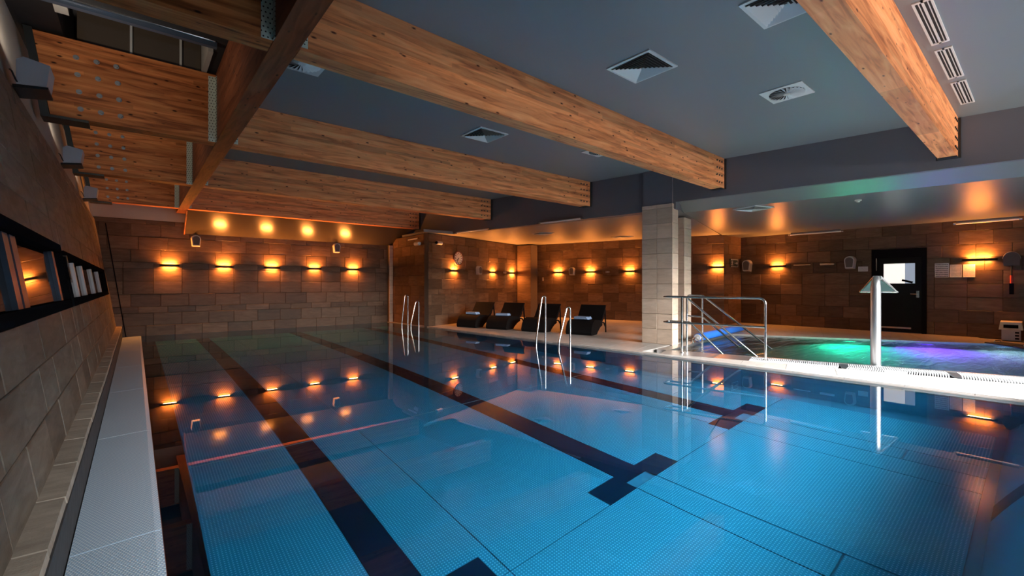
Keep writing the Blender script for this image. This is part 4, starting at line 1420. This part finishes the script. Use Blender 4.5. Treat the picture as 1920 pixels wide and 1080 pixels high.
# dark floor hatches at the far corner
def hatch(pts, label):
    c = Vector((sum(p[0] for p in pts) / 4, sum(p[1] for p in pts) / 4, DECK))
    t = empty('floor_hatch', c)
    tag(t, label, 'hatch', 'dark floor hatches by the leisure pool')
    inv = Matrix.Translation(-c)
    o = MB().prism([(x, y, DECK + .001) for x, y in pts], (0, 0, .02)).build('lid', M['dark_steel'], t); o.matrix_parent_inverse = inv
    a, b = Vector((*pts[0], 0)).lerp(Vector((*pts[1], 0)), .25), Vector((*pts[0], 0)).lerp(Vector((*pts[1], 0)), .8)
    cc = Vector((c.x, c.y, 0))
    a, b = a.lerp(cc, .35), b.lerp(cc, .35)
    o = MB().tube(fillet([V3(a, DECK + .02), V3(a, DECK + .06), V3(b, DECK + .06), V3(b, DECK + .02)], .03), .008, 8).build('handle', M['chrome'], t, True); o.matrix_parent_inverse = inv
hatch([(13.62, .88), (14.05, .66), (13.62, .30), (13.20, .50)][::1], 'dark floor hatch with chrome handle at the far corner of the leisure pool')
hatch([(13.16, .47), (13.58, .27), (12.9, -.25), (12.4, .05)][::1], 'dark floor hatch with chrome handle cut by the right frame edge')

# swan-neck fountain
sw = empty('swan_neck_fountain', (8.72, 1.72, DECK))
tag(sw, 'brushed steel swan-neck water fountain with fan-shaped spout at the leisure pool edge', 'fountain')
dirw = Vector((.985, .10, 0)).normalized()
post = [(0, 0, -.4), (0, 0, .5), (0, 0, 1.16)]
arc = []
for k in range(1, 9):
    a = math.pi * .62 * k / 8
    v = dirw * (.16 * (1 - math.cos(a)))
    arc.append((v.x, v.y, 1.16 + .16 * math.sin(a)))
path = post + arc
MB().tube(path, [.066] * 3 + [.066 - .004 * k for k in range(1, 9)], 20).build('pipe', M['brushed'], sw, True)
MB().cyl((0, 0, -.42), (0, 0, -.40), .10, 24).build('base_flange', M['brushed'], sw, True)
end = Vector(arc[-1])
fan = MB()
side = Vector((-dirw.y, dirw.x, 0))
e0 = end - dirw * .04 + Vector((0, 0, .02))
e1 = e0 + dirw * .20 + Vector((0, 0, -.22))
V = []
for (c, w_, t_) in ((e0, .05, .045), (e1, .235, .008)):
    up = Vector((dirw.x * .7, dirw.y * .7, .7))
    V += [c - side * w_ - up * t_, c + side * w_ - up * t_, c + side * w_ + up * t_, c - side * w_ + up * t_]
fan.hexa([V[0], V[1], V[2], V[3], V[4], V[5], V[6], V[7]])
fan.build('fan_spout', M['brushed'], sw)
MB().tube([V[4], V[5]], .012, 8).build('spout_lip', M['chrome'], sw, True)
MB().tube([V[1] + Vector((0, 0, .01)), V[5]], .012, 8).build('spout_edge', M['chrome'], sw, True)
MB().tube([V[0] + Vector((0, 0, .01)), V[4]], .012, 8).build('spout_edge', M['chrome'], sw, True)

# hand rails at the steps of the leisure pool
T = .019
rl = empty('step_handrail', (7.54, 4.25, DECK))
tag(rl, 'double stainless handrail with sloping bars at the steps into the leisure pool', 'handrail')
inv = Matrix.Translation((-7.54, -4.25, -DECK))
def rp(nm, pts, r=T, fr=.07, par=None):
    o = MB().tube(fillet(pts, fr), r, 10).build(nm, M['chrome'], rl, True); o.matrix_parent_inverse = inv; return o
pA, pB = Vector((7.54, 4.25, 0)), Vector((7.78, 2.94, 0))
ed = (pB - pA).normalized()
ei = Vector((-ed.y, ed.x, 0))
if ei.x < 0: ei = -ei
ZT, ZM = 1.03, .565
p2 = pA + ei * .26
def at(p, z): return (p.x, p.y, z)
lend = pA - ed * .35
low1 = p2 + ed * 1.12 + ei * .30
rp('top_rail', [at(pB, DECK), at(pB, ZT), at(lend, ZT), at(lend + ei * .26, ZT), at(p2 - ed * .02, ZT), at(low1, -.02), at(low1 + ed * .2, -.25)], fr=.10)
rp('mid_rail', [at(pB, ZM), at(lend, ZM), at(lend + ei * .26, ZM), at(p2 + ed * .05, ZM), at(p2 + ed * .62 + ei * .16, -.03), at(p2 + ed * .9 + ei * .2, -.08)], fr=.10)
rp('post', [at(pA, DECK), at(pA, ZT)])
rp('post', [at(p2, -.3), at(p2, ZT)])
p3 = Vector((9.08, 4.66, 0))
low3 = Vector((9.45, 3.46, 0))
e3 = (low3 - p3).normalized()
rp('inner_rail', [at(low3 + e3 * .35, -.10), at(low3, .0), at(p3, ZT), at(p3 - e3 * .30, ZT), at(p3 - e3 * .30, ZM + .02), at(p3, ZM + .02), at(p3.lerp(low3, .55), -.0), at(p3.lerp(low3, .85), -.06)], fr=.07)
rp('post', [at(p3, -.6), at(p3, ZT)])
for p in (pA, pB):
    o = MB().cyl(at(p, DECK), at(p, DECK + .012), .045, 16).build('base_flange', M['chrome'], rl, True); o.matrix_parent_inverse = inv

# blue cover roller
ro = empty('cover_roller', (9.15, 4.80, 0))
tag(ro, 'bright blue foam cover roll lying along the left edge of the leisure pool', 'roller')
inv = Matrix.Translation((-9.15, -4.80, 0))
ra, rb = Vector((9.15, 4.80, .13)), Vector((12.1, 5.17, .13))
rd = (rb - ra).normalized()
o = MB().cyl(ra, rb, .085, 24).build('foam_roll', M['blue_roll'], ro, True); o.matrix_parent_inverse = inv
o = MB().cyl(ra - rd * .02, ra - rd * .002, .07, 24).cyl(ra - rd * .10, ra, .02, 10).build('roll_cap', M['paper'], ro, True); o.matrix_parent_inverse = inv
st = ra - rd * .14
o = MB().tube(fillet([ra - rd * .05, st, st + Vector((-.16, -.04, -.02)), st + Vector((-.2, -.05, -.09))], .05), .022, 10).build('crank', M['chrome'], ro, True); o.matrix_parent_inverse = inv
sd = Vector((-rd.y, rd.x, 0))
for c in (ra - rd * .09, rb + rd * .05):
    mb = MB().tube([c + sd * .0, (c.x + sd.x * .12, c.y + sd.y * .12, DECK)], .015, 8).tube([c, (c.x - sd.x * .1, c.y - sd.y * .1, DECK + .004)], .015, 8)
    o = mb.build('stand', M['brushed'], ro, True); o.matrix_parent_inverse = inv

# ------------------------------------------------------------------ pool ladder rails
def ladder_rail(xv, y, xk, top, label):
    t = empty('pool_grab_rail', (xv, y, 0))
    tag(t, label, 'handrail', 'stainless grab rails at the pool edge')
    pts = [(0, 0, -.45), (0, 0, top), (-.10, 0, top - .01), (xk - xv, 0, .10), (xk - xv, 0, -.35)]
    fp = fillet(pts, .055, 7)
    MB().tube(fp, .020, 12).build('tube', M['chrome'], t, True)
    MB().cyl((-.0, 0, -.30), (.10, 0, -.30), .014, 10).build('wall_fixing', M['chrome'], t, True)
ladder_rail(6.77, 6.97, 6.50, 1.01, 'taller polished grab rail of the near pair, in front of the loungers')
ladder_rail(6.79, 6.27, 6.46, .80, 'lower polished grab rail of the near pair, in front of the loungers')
ladder_rail(6.42, 12.66, 6.22, .93, 'taller grab rail of the far pair, before the dark return wall')
ladder_rail(6.46, 12.04, 6.20, .76, 'lower grab rail of the far pair, before the dark return wall')

# ------------------------------------------------------------------ loungers and towels
def make_lounger(loc, label):
    t = empty('sun_lounger', loc, PH)         # local x = length, away from the pool; y = width
    tag(t, label, 'lounger', 'black woven loungers in the alcove')
    W = .34
    prof = [(.03, 0), (.0, .06), (.04, .20), (.12, .31), (.24, .36), (.45, .35), (.70, .32), (.72, .20), (.58, .16), (.42, .06), (.36, 0)]
    MB().prism([(x, -W, z) for x, z in prof], (0, 2 * W, 0)).build('seat_body', M['wicker'], t, True)
    bp = [(.64, .325), (.70, .36), (.84, .56), (.93, .70), (.97, .70), (.90, .56), (.79, .36), (.73, .30)]
    MB().prism([(x, -W, z) for x, z in bp], (0, 2 * W, 0)).build('backrest', M['wicker'], t, True)
    for s in (-1, 1):
        MB().tube(fillet([(.93, s * (W - .02), .60), (.96, s * (W - .02), .38), (.99, s * (W - .02), .0)], .1), .02, 8).build('leg', M['wicker'], t, True)
        MB().tube(fillet([(.70, s * (W - .02), .27), (.85, s * (W - .02), .26), (.97, s * (W - .02), .14)], .1), .018, 8).build('side_rail', M['wicker'], t, True)
    MB().cyl((.925, -W + .02, .5), (.925, W - .02, .5), .016, 8).build('cross_bar', M['wicker'], t, True)
    return t
LS = [(7.24, 10.72), (7.55, 9.72), (7.86, 8.58), (8.25, 7.36)]
LL = ['black woven lounger nearest the clock wall, one blue towel on it', 'black woven lounger second from the clock wall, one blue towel on it',
      'black woven lounger behind the tall grab rail, no towel', 'black woven lounger nearest the wide column, two blue towels on it']
for p, lb in zip(LS, LL):
    make_lounger((p[0], p[1], DECK), lb)
def towel(loc, rz, label, mats=('towel', 'towel_white')):
    t = empty('folded_towel', loc, rz)
    tag(t, label, 'towel', 'folded blue towels on the loungers')
    for k in range(3):
        z = .004 + .022 * k
        pts = [(-.09, z), (-.10, z + .01), (-.09, z + .021), (.09, z + .021), (.10, z + .01), (.09, z)]
        o = MB().prism([(x - .006 * k, -.19 + .008 * k, zz) for x, zz in pts], (0, .38 - .014 * k, 0)).build('fold', M[mats[k % 2]], t)
def on(p, a, b, z): 
    q = Vector((p[0], p[1], 0)) + E1 * a - E2 * b
    return (q.x, q.y, DECK + z)
towel(on(LS[0], .36, .02, .357), PH, 'folded blue towel on the lounger nearest the clock wall')
towel(on(LS[1], .36, .0, .357), PH + .15, 'folded blue towel on the second lounger from the clock wall')
towel(on(LS[3], .535, .10, .349), PH, 'folded blue towel on the lounger by the column, rear of the two')
towel(on(LS[3], .30, .02, .362), PH - .12, 'folded blue towel on the lounger by the column, front of the two')
